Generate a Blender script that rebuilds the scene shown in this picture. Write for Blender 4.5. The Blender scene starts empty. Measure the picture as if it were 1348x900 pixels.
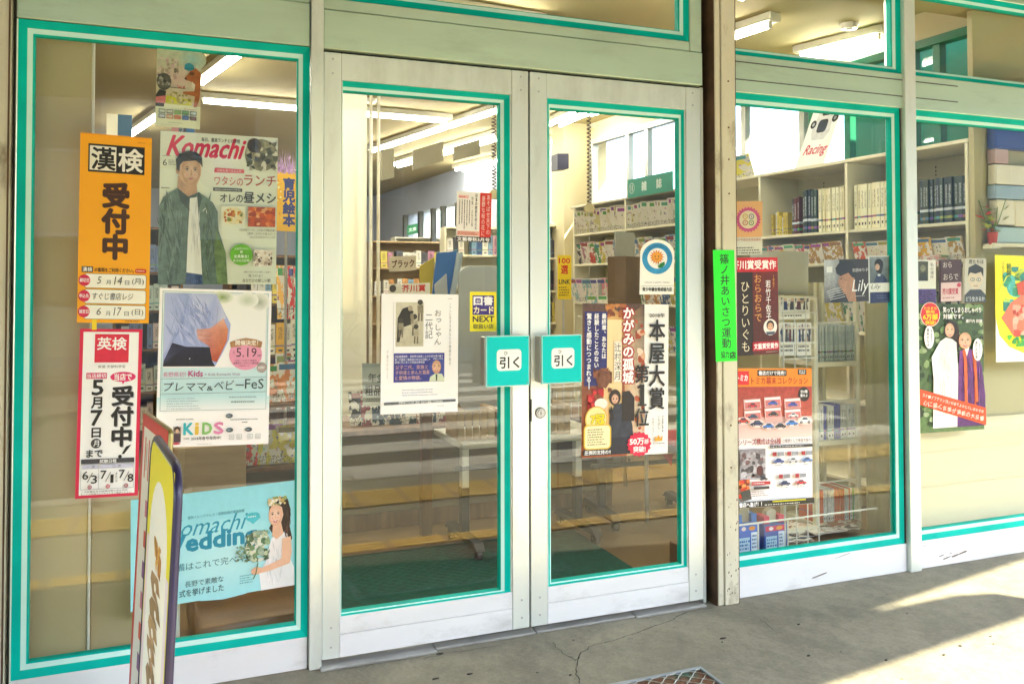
import bpy, bmesh, math, random
from mathutils import Matrix, Vector
random.seed(7)
sc = bpy.context.scene
R = math.radians
# ------------------------------------------------------------------ camera
def basis(yaw, pitch, roll):
    cy, sy, cp, sp, cr, sr = math.cos(yaw), math.sin(yaw), math.cos(pitch), math.sin(pitch), math.cos(roll), math.sin(roll)
    f = Vector((sy*cp, cy*cp, sp)); rt = Vector((cy, -sy, 0)); up = rt.cross(f)
    return f, rt*cr + up*sr, up*cr - rt*sr
FW, RT, UP = basis(R(21.114), R(1.318), R(-0.107))
CAM = Vector((0, -2.907, 1.285)); FP = 1100.0; PX, PY = 681.6, 351.2
cd = bpy.data.cameras.new('camera'); cam = bpy.data.objects.new('camera', cd); sc.collection.objects.link(cam)
m = Matrix((RT, UP, -FW)).transposed().to_4x4(); m.translation = CAM; cam.matrix_world = m
cd.sensor_width = 36; cd.lens = 36*FP/1348; cd.shift_x = -(PX-674)/1348; cd.shift_y = (PY-450)/1348
cd.clip_start = 0.05; cd.clip_end = 500; sc.camera = cam
# ------------------------------------------------------------------ world and sun
SUN = Vector((0.6, -0.8, 0)) * math.cos(R(38)) + Vector((0, 0, math.sin(R(38))))
wd = bpy.data.worlds.new('World'); sc.world = wd; wd.use_nodes = True
nt = wd.node_tree; bg = nt.nodes['Background']; sk = nt.nodes.new('ShaderNodeTexSky')
sk.sky_type = 'NISHITA'; sk.sun_disc = False; sk.sun_elevation = R(38); sk.sun_rotation = math.atan2(SUN.x, SUN.y)
nt.links.new(sk.outputs[0], bg.inputs[0]); bg.inputs[1].default_value = 0.15
sl = bpy.data.lights.new('sun', 'SUN'); sl.energy = 3.1; sl.angle = R(0.5); sl.color = (1, .88, .62)
so = bpy.data.objects.new('sun', sl); sc.collection.objects.link(so); so.rotation_euler = SUN.to_track_quat('Z', 'Y').to_euler()
sc.view_settings.view_transform = 'Standard'; sc.view_settings.look = 'None'; sc.view_settings.exposure = 3.38; sc.view_settings.gamma = 1
sc.cycles.use_denoising = True; sc.cycles.max_bounces = 8; sc.cycles.transparent_max_bounces = 12; sc.cycles.sample_clamp_indirect = 6
sc.cycles.caustics_reflective = False; sc.cycles.caustics_refractive = False

# ------------------------------------------------------------------ helpers
def at(px, py, Y=0.0):
    d = FW + RT*((px-PX)/FP) - UP*((py-PY)/FP)
    return CAM + d*((Y-CAM.y)/d.y)
def atz(px, py, Z=0.0):
    d = FW + RT*((px-PX)/FP) - UP*((py-PY)/FP)
    return CAM + d*((Z-CAM.z)/d.z)
def lin(c):
    return tuple((x/12.92 if x <= .04045 else ((x+.055)/1.055)**2.4) for x in c[:3])
def hx(h):
    return lin((int(h[0:2], 16)/255, int(h[2:4], 16)/255, int(h[4:6], 16)/255))
def link(o, parent=None):
    sc.collection.objects.link(o)
    if parent: o.parent = parent
    return o
def tag(o, label=None, cat=None, group=None, kind=None):
    if label: o['label'] = label
    if cat: o['category'] = cat
    if group: o['group'] = group
    if kind: o['kind'] = kind
    return o
def root(name, label, cat, loc=(0, 0, 0), rz=0, group=None):
    o = bpy.data.objects.new(name, None); link(o); o.location = loc; o.rotation_euler = (0, 0, rz); o.empty_display_size = .1
    return tag(o, label, cat, group)
MATS = {}
def mat(name, col, rough=.6, metal=0, var=.12, scale=6, bump=0, dirt=None, dirt_amt=.4, dirt_scale=3, spec=.5, stretch=(1, 1, 1)):
    """principled surface with noise in colour, optional fine bump and patches of dirt"""
    if name in MATS: return MATS[name]
    M = bpy.data.materials.new(name); M.use_nodes = True; n = M.node_tree; b = n.nodes['Principled BSDF']; L = n.links.new
    b.inputs['Roughness'].default_value = rough; b.inputs['Metallic'].default_value = metal; b.inputs['Specular IOR Level'].default_value = spec
    tc = n.nodes.new('ShaderNodeTexCoord'); mp = n.nodes.new('ShaderNodeMapping'); mp.inputs['Scale'].default_value = stretch
    L(tc.outputs['Object'], mp.inputs[0])
    ns = n.nodes.new('ShaderNodeTexNoise'); ns.inputs['Scale'].default_value = scale; ns.inputs['Detail'].default_value = 6; L(mp.outputs[0], ns.inputs['Vector'])
    r = n.nodes.new('ShaderNodeValToRGB'); e = r.color_ramp.elements
    e[0].position = .3; e[1].position = .7
    e[0].color = (*[max(0, c*(1-var)) for c in col], 1); e[1].color = (*[min(1, c*(1+var)) for c in col], 1)
    L(ns.outputs[0], r.inputs[0]); out = r.outputs[0]
    if dirt:
        n2 = n.nodes.new('ShaderNodeTexNoise'); n2.inputs['Scale'].default_value = dirt_scale; n2.inputs['Detail'].default_value = 9; n2.inputs['Roughness'].default_value = .68
        L(mp.outputs[0], n2.inputs['Vector'])
        r2 = n.nodes.new('ShaderNodeValToRGB'); q = r2.color_ramp.elements; q[0].position = .52; q[1].position = .72
        q[0].color = (0, 0, 0, 1); q[1].color = (dirt_amt,)*3 + (1,)
        L(n2.outputs[0], r2.inputs[0]); mx = n.nodes.new('ShaderNodeMix'); mx.data_type = 'RGBA'
        L(r2.outputs[0], mx.inputs[0]); L(out, mx.inputs[6]); mx.inputs[7].default_value = (*dirt, 1); out = mx.outputs[2]
    L(out, b.inputs['Base Color'])
    if bump:
        n3 = n.nodes.new('ShaderNodeTexNoise'); n3.inputs['Scale'].default_value = scale*14; n3.inputs['Detail'].default_value = 4; L(mp.outputs[0], n3.inputs['Vector'])
        bp = n.nodes.new('ShaderNodeBump'); bp.inputs['Strength'].default_value = bump; bp.inputs['Distance'].default_value = .004
        L(n3.outputs[0], bp.inputs['Height']); L(bp.outputs[0], b.inputs['Normal'])
    MATS[name] = M; return M
def emis(name, col, s):
    M = bpy.data.materials.new(name); M.use_nodes = True; n = M.node_tree; n.nodes.remove(n.nodes['Principled BSDF'])
    e = n.nodes.new('ShaderNodeEmission'); e.inputs[0].default_value = (*col, 1); e.inputs[1].default_value = s
    n.links.new(e.outputs[0], n.nodes['Material Output'].inputs[0]); return M
def glassmat(name, tint=(.97, .985, .97), ior=.031):
    M = bpy.data.materials.new(name); M.use_nodes = True; n = M.node_tree; n.nodes.remove(n.nodes['Principled BSDF']); L = n.links.new
    t = n.nodes.new('ShaderNodeBsdfTransparent'); t.inputs[0].default_value = (*tint, 1)
    g = n.nodes.new('ShaderNodeBsdfGlossy'); g.inputs['Roughness'].default_value = 0.0
    lw = n.nodes.new('ShaderNodeLayerWeight'); lw.inputs[0].default_value = .5
    pw = n.nodes.new('ShaderNodeMath'); pw.operation = 'POWER'; pw.inputs[1].default_value = 5; L(lw.outputs['Facing'], pw.inputs[0])
    f = n.nodes.new('ShaderNodeMath'); f.operation = 'MULTIPLY_ADD'; f.inputs[1].default_value = .9; f.inputs[2].default_value = ior; L(pw.outputs[0], f.inputs[0]); x = n.nodes.new('ShaderNodeMixShader')
    tc = n.nodes.new('ShaderNodeTexCoord'); ns = n.nodes.new('ShaderNodeTexNoise'); ns.inputs['Scale'].default_value = 1.3; bp = n.nodes.new('ShaderNodeBump')
    bp.inputs['Strength'].default_value = .25; bp.inputs['Distance'].default_value = .004
    L(tc.outputs['Object'], ns.inputs['Vector']); L(ns.outputs[0], bp.inputs['Height']); L(bp.outputs[0], g.inputs['Normal'])
    L(f.outputs[0], x.inputs[0]); L(t.outputs[0], x.inputs[1]); L(g.outputs[0], x.inputs[2]); L(x.outputs[0], n.nodes['Material Output'].inputs[0])
    return M

class MB:
    def __init__(s): s.v = []; s.f = []; s.m = []; s.c = []
    def add(s, vs, fs, m=0):
        k = len(s.v); s.v += [tuple(v) for v in vs]; s.f += [tuple(i+k for i in f) for f in fs]; s.m += [m]*len(fs); return s
    def box(s, x0, y0, z0, x1, y1, z1, m=0):
        if x0 > x1: x0, x1 = x1, x0
        if y0 > y1: y0, y1 = y1, y0
        if z0 > z1: z0, z1 = z1, z0
        return s.add([(x0, y0, z0), (x1, y0, z0), (x1, y1, z0), (x0, y1, z0), (x0, y0, z1), (x1, y0, z1), (x1, y1, z1), (x0, y1, z1)],
                     [(0, 3, 2, 1), (4, 5, 6, 7), (0, 1, 5, 4), (1, 2, 6, 5), (2, 3, 7, 6), (3, 0, 4, 7)], m)
    def tube(s, pts, r, n=8, m=0, closed=False):
        pts = [Vector(p) for p in pts]; rings = []
        N = len(pts)
        for i, p in enumerate(pts):
            a = pts[(i-1) % N] if (closed or i > 0) else p; b = pts[(i+1) % N] if (closed or i < N-1) else p
            d = (b-a).normalized(); u = d.orthogonal().normalized() if i == 0 else (rings[-1][1] - d*rings[-1][1].dot(d)).normalized()
            rings.append((p, u, d.cross(u), r[i] if isinstance(r, (list, tuple)) else r))
        vs = [p + (u*math.cos(2*math.pi*k/n) + w*math.sin(2*math.pi*k/n))*rr for p, u, w, rr in rings for k in range(n)]
        fs = []
        for i in range(N if closed else N-1):
            j = (i+1) % N
            for k in range(n): fs.append((i*n+k, i*n+(k+1) % n, j*n+(k+1) % n, j*n+k))
        if not closed: fs += [tuple(range(n))[::-1], tuple((N-1)*n+k for k in range(n))]
        return s.add(vs, fs, m)
    def prism(s, poly, y0, y1, m=0, plane='xz'):
        n = len(poly)
        P = (lambda a, b, y: (a, y, b)) if plane == 'xz' else ((lambda a, b, y: (a, b, y)) if plane == 'xy' else (lambda a, b, y: (y, a, b)))
        vs = [P(a, b, y0) for a, b in poly] + [P(a, b, y1) for a, b in poly]
        fs = [tuple(range(n)), tuple(range(2*n-1, n-1, -1))] + [(i, i+n, (i+1) % n+n, (i+1) % n) for i in range(n)]
        return s.add(vs, fs, m)
    def mesh(s, name, mats, bevel=0, smooth=False):
        me = bpy.data.meshes.new(name); me.from_pydata(s.v, [], s.f)
        for M in (mats if isinstance(mats, (list, tuple)) else [mats]): me.materials.append(M)
        me.polygons.foreach_set('material_index', s.m)
        bm = bmesh.new(); bm.from_mesh(me); bmesh.ops.recalc_face_normals(bm, faces=bm.faces)
        if bevel: bmesh.ops.bevel(bm, geom=bm.edges[:], offset=bevel, segments=1, affect='EDGES', clamp_overlap=True)
        bm.to_mesh(me); bm.free()
        if smooth: me.polygons.foreach_set('use_smooth', [True]*len(me.polygons))
        me.update(); return me
    def build(s, name, mats, parent=None, bevel=0, smooth=False, label=None):
        o = bpy.data.objects.new(name, s.mesh(name, mats, bevel, smooth)); link(o, parent)
        if label: o['label'] = label
        return o
def rrect(x0, z0, x1, z1, r, n=5):
    p = []
    for cx, cz, a in ((x1-r, z1-r, 0), (x0+r, z1-r, 90), (x0+r, z0+r, 180), (x1-r, z0+r, 270)):
        for k in range(n+1): t = R(a+90*k/n); p.append((cx+r*math.cos(t), cz+r*math.sin(t)))
    return p

# ------------------------------------------------------------------ materials
FRAME = mat('painted_aluminium', hx('E8EFE7'), .32, .4, .05, 2.2, .08, hx('84836E'), .34, 3.5, stretch=(1, 1, .35))
FRAME_SHADED = mat('painted_aluminium_shaded', hx('CCE2CB'), .32, .5, .07, 3, .1, hx('878B78'), .25, 5, stretch=(.5, 1, 2))  # darker, greener copy of the frame paint; canopy shade tinted into the top rails
WORN = mat('worn_white_paint', hx('CFCBB4'), .6, 0, .08, 5, .35, hx('6A5638'), .8, 9, stretch=(1, 1, .5))
PAINT = mat('white_painted_panel', hx('E2E4E4'), .45, 0, .04, 3, .1, hx('8D8C84'), .45, 4, stretch=(.6, 1, 1.5))
TEAL = mat('teal_gasket', (0.0, .45, .37), .5, 0, .16, 5, spec=.1)
PALE = mat('pale_bead', (.56, .86, .78), .4, 0, .05, 5)
DARK = mat('dark_recess', (.012, .012, .011), .8, 0, .2)
GAP = mat('shadow_gap_metal', (.10, .10, .085), .6, .3, .2)
GLASS = glassmat('window_glass')
CREAM = mat('cream_painted_board', hx('E4DFC8'), .5, 0, .03, 3)
STEEL = mat('brushed_steel', (.55, .56, .56), .28, .9, .08, 20)
CHROME = mat('chrome', (.30, .30, .29), .2, .9, .05, 20)
BLACK = mat('black_plastic', (.02, .02, .022), .45, 0, .2)
TEALBOX = mat('turquoise_plate', (.0, .64, .62), .4, 0, .04, 8, spec=.2)
CONC = mat('concrete_pavement', (.24, .225, .17), .85, 0, .14, 2.3, .8, (.105, .10, .08), .6, 2.6)
def speckle(M, lo, hi, sc_):
    n = M.node_tree; b = n.nodes['Principled BSDF']; src = b.inputs['Base Color'].links[0].from_socket; tc = n.nodes.new('ShaderNodeTexCoord')
    for k, (s_, a, c_) in enumerate(((sc_, lo, hi), (sc_*.12, .82, 1.1))):
        q = n.nodes.new('ShaderNodeTexNoise'); q.inputs['Scale'].default_value = s_; q.inputs['Detail'].default_value = 3; q.inputs['Roughness'].default_value = .8; n.links.new(tc.outputs['Object'], q.inputs['Vector'])
        r = n.nodes.new('ShaderNodeMapRange'); r.inputs[1].default_value = .32; r.inputs[2].default_value = .68; r.inputs[3].default_value = a; r.inputs[4].default_value = c_; n.links.new(q.outputs[0], r.inputs[0])
        m_ = n.nodes.new('ShaderNodeMix'); m_.data_type = 'RGBA'; m_.blend_type = 'MULTIPLY'; m_.inputs[0].default_value = 1; n.links.new(src, m_.inputs[6]); n.links.new(r.outputs[0], m_.inputs[7]); src = m_.outputs[2]
    n.links.new(src, b.inputs['Base Color'])
speckle(CONC, .86, 1.08, 85)
ASPH = mat('asphalt', (.06, .06, .06), .9, 0, .25, 20, .5)
ROADW = mat('road_paint', (.46, .45, .40), .7, 0, .08, 14, .2)
YEL = mat('tactile_yellow', (.85, .56, .06), .6, 0, .12, 12, .2)
CEIL = mat('shop_ceiling_board', hx('AFA274'), .8, 0, .05, 1.2, .1)
WALLIN = mat('shop_wall', hx('D4C8A4'), .7, 0, .05, 2)
WALLBL = mat('grey_blue_wall', hx('AAB2C4'), .7, 0, .05, 2)
FLOORIN = mat('vinyl_floor', hx('806848'), .35, 0, .12, 1.5, .05, hx('6E5A3C'), .5, 1.2)
MATG = mat('green_carpet', (.004, .07, .045), .95, 0, .25, 40, .8)
OLIVE = mat('partition_panel', hx('C0B08A'), .45, 0, .07, 1.1, .05)
WOOD = mat('brown_wood', (.17, .085, .035), .45, 0, .3, 4, .1, stretch=(6, 1, 1))
PLY = mat('pale_wood', (.42, .30, .16), .5, 0, .18, 4, .1, stretch=(1, 1, 6))
LEATHER = mat('brown_leather', (.16, .075, .02), .35, 0, .3, 6, .3)
WIRE = mat('white_wire', (.75, .74, .68), .4, .1, .04)
SHELF = mat('ivory_shelf', hx('EAE4CB'), .45, 0, .04, 3)
def objmat(name, kind):
    M = bpy.data.materials.new(name); M.use_nodes = True; n = M.node_tree; b = n.nodes['Principled BSDF']; L = n.links.new
    b.inputs['Roughness'].default_value = .4
    oi = n.nodes.new('ShaderNodeObjectInfo'); tc = n.nodes.new('ShaderNodeTexCoord'); sp = n.nodes.new('ShaderNodeSeparateXYZ'); L(tc.outputs['Generated'], sp.inputs[0])
    def mth(op, a, b_=None):
        q = n.nodes.new('ShaderNodeMath'); q.operation = op
        for i, v in enumerate((a, b_)):
            if v is None: continue
            if hasattr(v, 'links'): L(v, q.inputs[i])
            else: q.inputs[i].default_value = v
        return q.outputs[0]
    def band(z, a, w): return mth('COMPARE', z, a) if False else mth('LESS_THAN', mth('ABSOLUTE', mth('SUBTRACT', z, a)), w)
    def mix(f, a, col):
        q = n.nodes.new('ShaderNodeMix'); q.data_type = 'RGBA'
        L(f, q.inputs[0]) if hasattr(f, 'links') else None
        L(a, q.inputs[6])
        if hasattr(col, 'links'): L(col, q.inputs[7])
        else: q.inputs[7].default_value = (*col, 1)
        return q.outputs[2]
    rnd = oi.outputs['Random']; z = sp.outputs[2]; x = sp.outputs[0]; y = sp.outputs[1]
    hs = n.nodes.new('ShaderNodeHueSaturation'); L(mth('FRACT', mth('MULTIPLY', rnd, 7.13)), hs.inputs['Hue']); hs.inputs['Color'].default_value = (.34, .13, .09, 1)
    ns = n.nodes.new('ShaderNodeTexNoise'); ns.noise_dimensions = '4D'; L(tc.outputs['Generated'], ns.inputs['Vector']); L(mth('MULTIPLY', rnd, 50), ns.inputs['W'])
    if kind == 'spine':
        ns.inputs['Scale'].default_value = 26; ns.inputs['Detail'].default_value = 2
        inx = band(x, .5, .22)
        t = mth('MULTIPLY', mth('GREATER_THAN', ns.outputs[0], .53), mth('MULTIPLY', band(z, .66, .2), inx))
        c = mix(t, oi.outputs['Color'], (.03, .03, .035))
        c = mix(band(z, .27, .02), c, hs.outputs[0])
        c = mix(mth('MULTIPLY', band(z, .12, .03), inx), c, (.05, .05, .06))
    elif kind == 'dspine':
        ns.inputs['Scale'].default_value = 26; ns.inputs['Detail'].default_value = 2
        inx = band(x, .5, .25)
        t = mth('MULTIPLY', mth('GREATER_THAN', ns.outputs[0], .52), mth('MULTIPLY', band(z, .62, .22), inx))
        c = mix(t, oi.outputs['Color'], (.55, .6, .62)); c = mix(band(z, .3, .03), c, (.6, .65, .7)); c = mix(band(z, .12, .03), c, hs.outputs[0])
    else:
        ns.inputs['Scale'].default_value = 4.4; ns.inputs['Detail'].default_value = 3
        hv = n.nodes.new('ShaderNodeHueSaturation'); hv.inputs['Saturation'].default_value = .55; hv.inputs['Value'].default_value = .6; vo = n.nodes.new('ShaderNodeTexVoronoi'); vo.voronoi_dimensions = '4D'; vo.inputs['Scale'].default_value = 6.5
        L(tc.outputs['Generated'], vo.inputs['Vector']); L(mth('MULTIPLY', rnd, 31), vo.inputs['W'])
        L(vo.outputs['Color'], hv.inputs['Color']); c = mix(mth('GREATER_THAN', ns.outputs[0], .5), oi.outputs['Color'], (.78, .74, .66))
        c = mix(mth('MULTIPLY', mth('LESS_THAN', vo.outputs['Distance'], .33), band(z, .42, .3)), c, hv.outputs[0])
        c = mix(mth('MULTIPLY', mth('LESS_THAN', vo.outputs['Distance'], .2), band(z, .42, .3)), c, (.45, .22, .13))
        c = mix(mth('MULTIPLY', band(z, .88, .07), band(x, .5, .42)), c, hs.outputs[0])
        n2 = n.nodes.new('ShaderNodeTexNoise'); n2.inputs['Scale'].default_value = 30; L(tc.outputs['Generated'], n2.inputs['Vector'])
        c = mix(mth('MULTIPLY', mth('GREATER_THAN', n2.outputs[0], .56), band(z, .12, .09)), c, (.04, .04, .04))
    L(c, b.inputs['Base Color']); return M
SPINE = objmat('book_spine', 'spine'); DSPINE = objmat('dark_book_spine', 'dspine'); COVER = objmat('magazine_cover', 'cover')
PAGES = mat('paper_pages', (.74, .70, .58), .8, 0, .06, 60, stretch=(30, 1, 1))
def printmat(name='printed_ink', pic=False):
    M = bpy.data.materials.new(name); M.use_nodes = True; n = M.node_tree; b = n.nodes['Principled BSDF']; b.inputs['Roughness'].default_value = .45
    a = n.nodes.new('ShaderNodeAttribute'); a.attribute_name = 'ink'; ns = n.nodes.new('ShaderNodeTexNoise'); ns.inputs['Scale'].default_value = 300
    mx = n.nodes.new('ShaderNodeMix'); mx.data_type = 'RGBA'; mx.blend_type = 'MULTIPLY'; mx.inputs[0].default_value = .12
    n.links.new(a.outputs[0], mx.inputs[6]); n.links.new(ns.outputs[1], mx.inputs[7]); out = mx.outputs[2]
    if pic:   # photographic print: soft tonal mottling in the darker inks
        tc = n.nodes.new('ShaderNodeTexCoord'); q = n.nodes.new('ShaderNodeTexNoise'); q.inputs['Scale'].default_value = 38; q.inputs['Detail'].default_value = 8; q.inputs['Roughness'].default_value = .7; n.links.new(tc.outputs['Object'], q.inputs['Vector'])
        r = n.nodes.new('ShaderNodeMapRange'); r.inputs[1].default_value = .3; r.inputs[2].default_value = .7; r.inputs[3].default_value = .45; r.inputs[4].default_value = 1.6; n.links.new(q.outputs[0], r.inputs[0])
        hs = n.nodes.new('ShaderNodeSeparateColor'); hs.mode = 'HSV'; n.links.new(out, hs.inputs[0]); r2 = n.nodes.new('ShaderNodeMapRange'); r2.inputs[1].default_value = .85; r2.inputs[2].default_value = .3; r2.inputs[3].default_value = 0; r2.inputs[4].default_value = .75; n.links.new(hs.outputs[2], r2.inputs[0])
        vm = n.nodes.new('ShaderNodeMix'); vm.data_type = 'RGBA'; vm.blend_type = 'MULTIPLY'; vm.clamp_factor = True; n.links.new(r2.outputs[0], vm.inputs[0]); n.links.new(out, vm.inputs[6]); n.links.new(r.outputs[0], vm.inputs[7]); out = vm.outputs[2]
    n.links.new(out, b.inputs['Base Color'])
    return M
INK = printmat(); INKP = printmat('printed_photo_ink', True)

# ------------------------------------------------------------------ print: flat ink shapes and lettering laid on a sheet
GL = {}
def glyph(s, bold, sh=0):
    k = (s, bold, sh)
    if k in GL: return GL[k]
    cu = bpy.data.curves.new('t', 'FONT'); cu.body = s; cu.resolution_u = 2; cu.offset = bold; cu.shear = sh
    o = bpy.data.objects.new('t', cu); sc.collection.objects.link(o); me = o.to_mesh()
    v = [(p.co.x, p.co.y) for p in me.vertices]; f = [tuple(p.vertices) for p in me.polygons]
    o.to_mesh_clear(); bpy.data.objects.remove(o); bpy.data.curves.remove(cu)
    GL[k] = (v, f); return GL[k]
class Print:
    """design box W x H (y down) mapped to a parallelogram given by its corner, x vector and y vector; N points at the reader"""
    def __init__(s, W, H, o, ux, vy, N):
        s.W, s.H, s.o, s.ux, s.vy, s.N = W, H, Vector(o), Vector(ux), Vector(vy), Vector(N).normalized()
        s.lv = 1; s.d = {'pic': ([], [], []), 'txt': ([], [], [])}; s.curl = None
    def P(s, x, y, l): return s.o + s.ux*(x/s.W) + s.vy*(y/s.H) + s.N*(l*.00007)
    def raw(s, pts, faces, col, layer='pic', cols=None, keep=False):
        v, f, c = s.d[layer]; k = len(v)
        if not keep: s.lv += 1
        v += [s.P(x, y, s.lv) for x, y in pts]; f += [tuple(i+k for i in q) for q in faces]
        cc = cols or [col]*len(pts); c += [hx(q) if isinstance(q, str) else q for q in cc]
    def poly(s, pts, col, **k):   # fan from the centroid tolerates most outlines; tessellated by blender as ngon
        s.raw(pts, [tuple(range(len(pts)))], col, **k)
    def rect(s, x0, y0, x1, y1, col, col2=None, **k):
        s.raw([(x0, y0), (x1, y0), (x1, y1), (x0, y1)], [(0, 1, 2, 3)], col, cols=[col, col, col2, col2] if col2 else None, **k)
    def ell(s, cx, cy, rx, ry, col, edge=None, n=20, a=0, **k):
        t = [2*math.pi*i/n for i in range(n)]; ca, sa = math.cos(a), math.sin(a)
        p = [(cx+rx*math.cos(q)*ca-ry*math.sin(q)*sa, cy+rx*math.cos(q)*sa+ry*math.sin(q)*ca) for q in t]
        if edge: s.raw([(cx, cy)]+p, [(0, i+1, (i+1) % n+1) for i in range(n)], col, cols=[col]+[edge]*n, **k)
        else: s.poly(p, col, **k)
    def rr(s, x0, y0, x1, y1, r, col, **k): s.poly(rrect(x0, y0, x1, y1, r, 4), col, **k)
    def star(s, cx, cy, r0, r1, n, col):
        s.poly([(cx+(r0 if i % 2 else r1)*math.cos(math.pi*i/n), cy+(r0 if i % 2 else r1)*math.sin(math.pi*i/n)) for i in range(2*n)], col)
    def line(s, pts, w, col, **k):
        for (a, b), (c, d) in zip(pts, pts[1:]):
            L = math.hypot(c-a, d-b) or 1; nx, ny = -(d-b)/L*w/2, (c-a)/L*w/2
            s.raw([(a+nx, b+ny), (c+nx, d+ny), (c-nx, d-ny), (a-nx, b-ny)], [(0, 1, 2, 3)], col, keep=True, **k)
    def frame(s, x0, y0, x1, y1, w, col):
        s.lv += 1
        for a in ((x0, y0, x1, y0+w), (x0, y1-w, x1, y1), (x0, y0, x0+w, y1), (x1-w, y0, x1, y1)): s.rect(*a, col, keep=True)
    def fit(s, t, x0, y0, x1, y1, col, bold=0, sh=0, out=None, ow=.05):
        """lettering stretched to the box"""
        if out: s.fit(t, x0, y0, x1, y1, out, bold=bold+ow, sh=sh)
        if bold:
            e = (y1-y0)*.8*bold
            for i, (a, b) in enumerate(((1, 0), (-1, 0), (0, 1), (0, -1), (.7, .7), (-.7, -.7), (.7, -.7), (-.7, .7))): s.fit(t, x0+a*e, y0+b*e, x1+a*e, y1+b*e, col, sh=sh); s.lv -= .85
            s.lv += 1
        v, f = glyph(t, 0, sh); v0 = v
        ax, bx = min(p[0] for p in v0), max(p[0] for p in v0); ay, by = min(p[1] for p in v0), max(p[1] for p in v0)
        sx, sy = (x1-x0)/max(1e-6, bx-ax), (y1-y0)/max(1e-6, by-ay)
        s.raw([(x0+(p[0]-ax)*sx, y1-(p[1]-ay)*sy) for p in v], f, col, layer='txt')
    def vert(s, t, cx, y0, y1, w, col, bold=0, out=None, ow=.07):
        """a vertical column of characters, each in its own cell"""
        if out: s.vert(t, cx, y0, y1, w, out, bold=bold+ow)
        n = len(t); h = (y1-y0)/n; first = True
        if bold:
            e = w*bold
            for i, (a, b) in enumerate(((1, 0), (-1, 0), (0, 1), (0, -1), (.7, .7), (-.7, -.7), (.7, -.7), (-.7, .7))): s.vert(t, cx+a*e, y0+b*e, y1+b*e, w, col); s.lv -= .85
            s.lv += 1
        for i, ch in enumerate(t):
            if ch == ' ': continue
            v, f = glyph(ch, 0); my = y0+(i+.5)*h
            if ch in 'ー―～': p = [(cx+(q[1]-.38)*-w, my+(q[0]-.5)*h) for q in v]
            elif ch in '。、': p = [(cx+(q[0]-.0)*w, my-(q[1]+.1)*h) for q in v]
            elif ord(ch) < 256:
                ax, bx = min(q[0] for q in v), max(q[0] for q in v); p = [(cx+(q[0]-(ax+bx)/2)*w, my-(q[1]-.34)*h) for q in v]
            else:
                dx, dy = (.12, .12) if ch in 'っゃゅょッャュョァ' else (0, 0)
                p = [(cx+(q[0]-.5+dx)*w, my-(q[1]-.38+dy)*h) for q in v]
            s.raw(p, f, col, layer='txt', keep=not first); first = False
    def micro(s, x0, y0, x1, y1, n, col, w=.5, vertical=False, dash=6):
        """print too small to read: rows of broken strokes"""
        s.lv += 1
        for i in range(n):
            if vertical: a = x0+(x1-x0)*(i+.5)/n; th = (x1-x0)/n*w; q, e = y0, y1-(y1-y0)*random.random()*.3
            else: a = y0+(y1-y0)*(i+.5)/n; th = (y1-y0)/n*w; q, e = x0, x1-(x1-x0)*random.random()*.3
            while q < e:
                d = min(random.uniform(.3, 1)*dash, e-q)
                if vertical: s.rect(a-th/2, q, a+th/2, q+d, col, keep=True)
                else: s.rect(q, a-th/2, q+d, a+th/2, col, keep=True)
                q += d+dash*random.uniform(.15, .5)
    def blobs(s, x0, y0, x1, y1, cols, n, r, rnd=None):
        for i in range(n):
            cx, cy = random.uniform(x0, x1), random.uniform(y0, y1); q = r*random.uniform(.5, 1.3)
            pts = []
            for k in range(8):
                t = k*math.pi/4; z = q*random.uniform(.6, 1.15); px, py = cx+z*math.cos(t), cy+z*math.sin(t)
                if rnd:
                    ex, ey, rx, ry = rnd; dd = math.hypot((px-ex)/rx, (py-ey)/ry)
                    if dd > 1: px, py = ex+(px-ex)/dd, ey+(py-ey)/dd
                pts.append((min(max(px, x0), x1), min(max(py, y0), y1)))
            if i % 4 == 0: s.lv += 1
            c = cols[i % len(cols)]; s.raw([(cx, cy)]+pts, [(0, k+1, (k+1) % 8+1) for k in range(8)], c, cols=[c]*9, keep=True)
    def strokes(s, cx, cy, rx, ry, cols, n, L, w, ang=90, jit=14):
        """short soft strokes inside an ellipse: folds of cloth, strands of hair"""
        for i in range(n):
            t, q = random.uniform(0, 6.28), math.sqrt(random.random()); x, y = cx+rx*q*math.cos(t), cy+ry*q*math.sin(t); a = R(ang+random.uniform(-jit, jit)); l = L*random.uniform(.4, 1); ww = w*random.uniform(.4, 1)
            dx, dy = math.cos(a)*l/2, math.sin(a)*l/2; nx, ny = -math.sin(a)*ww/2, math.cos(a)*ww/2; b = random.uniform(-.2, .2)*l
            if i % 5 == 0: s.lv += 1
            c = hx(cols[i % len(cols)]); s.raw([(x-dx, y-dy), (x+nx-ny*b*.1, y+ny), (x+dx, y+dy), (x-nx, y-ny)], [(0, 1, 2, 3)], c, cols=[c]*4, keep=True)
    def face(s, cx, cy, rx, ry, skin, shade, smile=False, glasses=False):
        s.ell(cx, cy, rx, ry, skin, shade, n=24); L = rx
        s.ell(cx-.42*L, cy+.28*ry, .3*L, .2*ry, 'E2A890', skin); s.ell(cx+.42*L, cy+.28*ry, .3*L, .2*ry, 'E2A890', skin)
        for d in (-1, 1):
            x = cx+d*.42*L; s.poly([(x-.26*L, cy-.20*ry), (x, cy-.28*ry), (x+.26*L, cy-.20*ry), (x, cy-.22*ry)], '3A2A22'); s.ell(x, cy-.06*ry, .17*L, .05*ry, 'E8DCD0'); s.ell(x, cy-.06*ry, .10*L, .055*ry, '221814'); s.line([(x-.22*L, cy-.1*ry), (x, cy-.15*ry), (x+.22*L, cy-.09*ry)], .05*L, '2A1C16')
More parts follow.
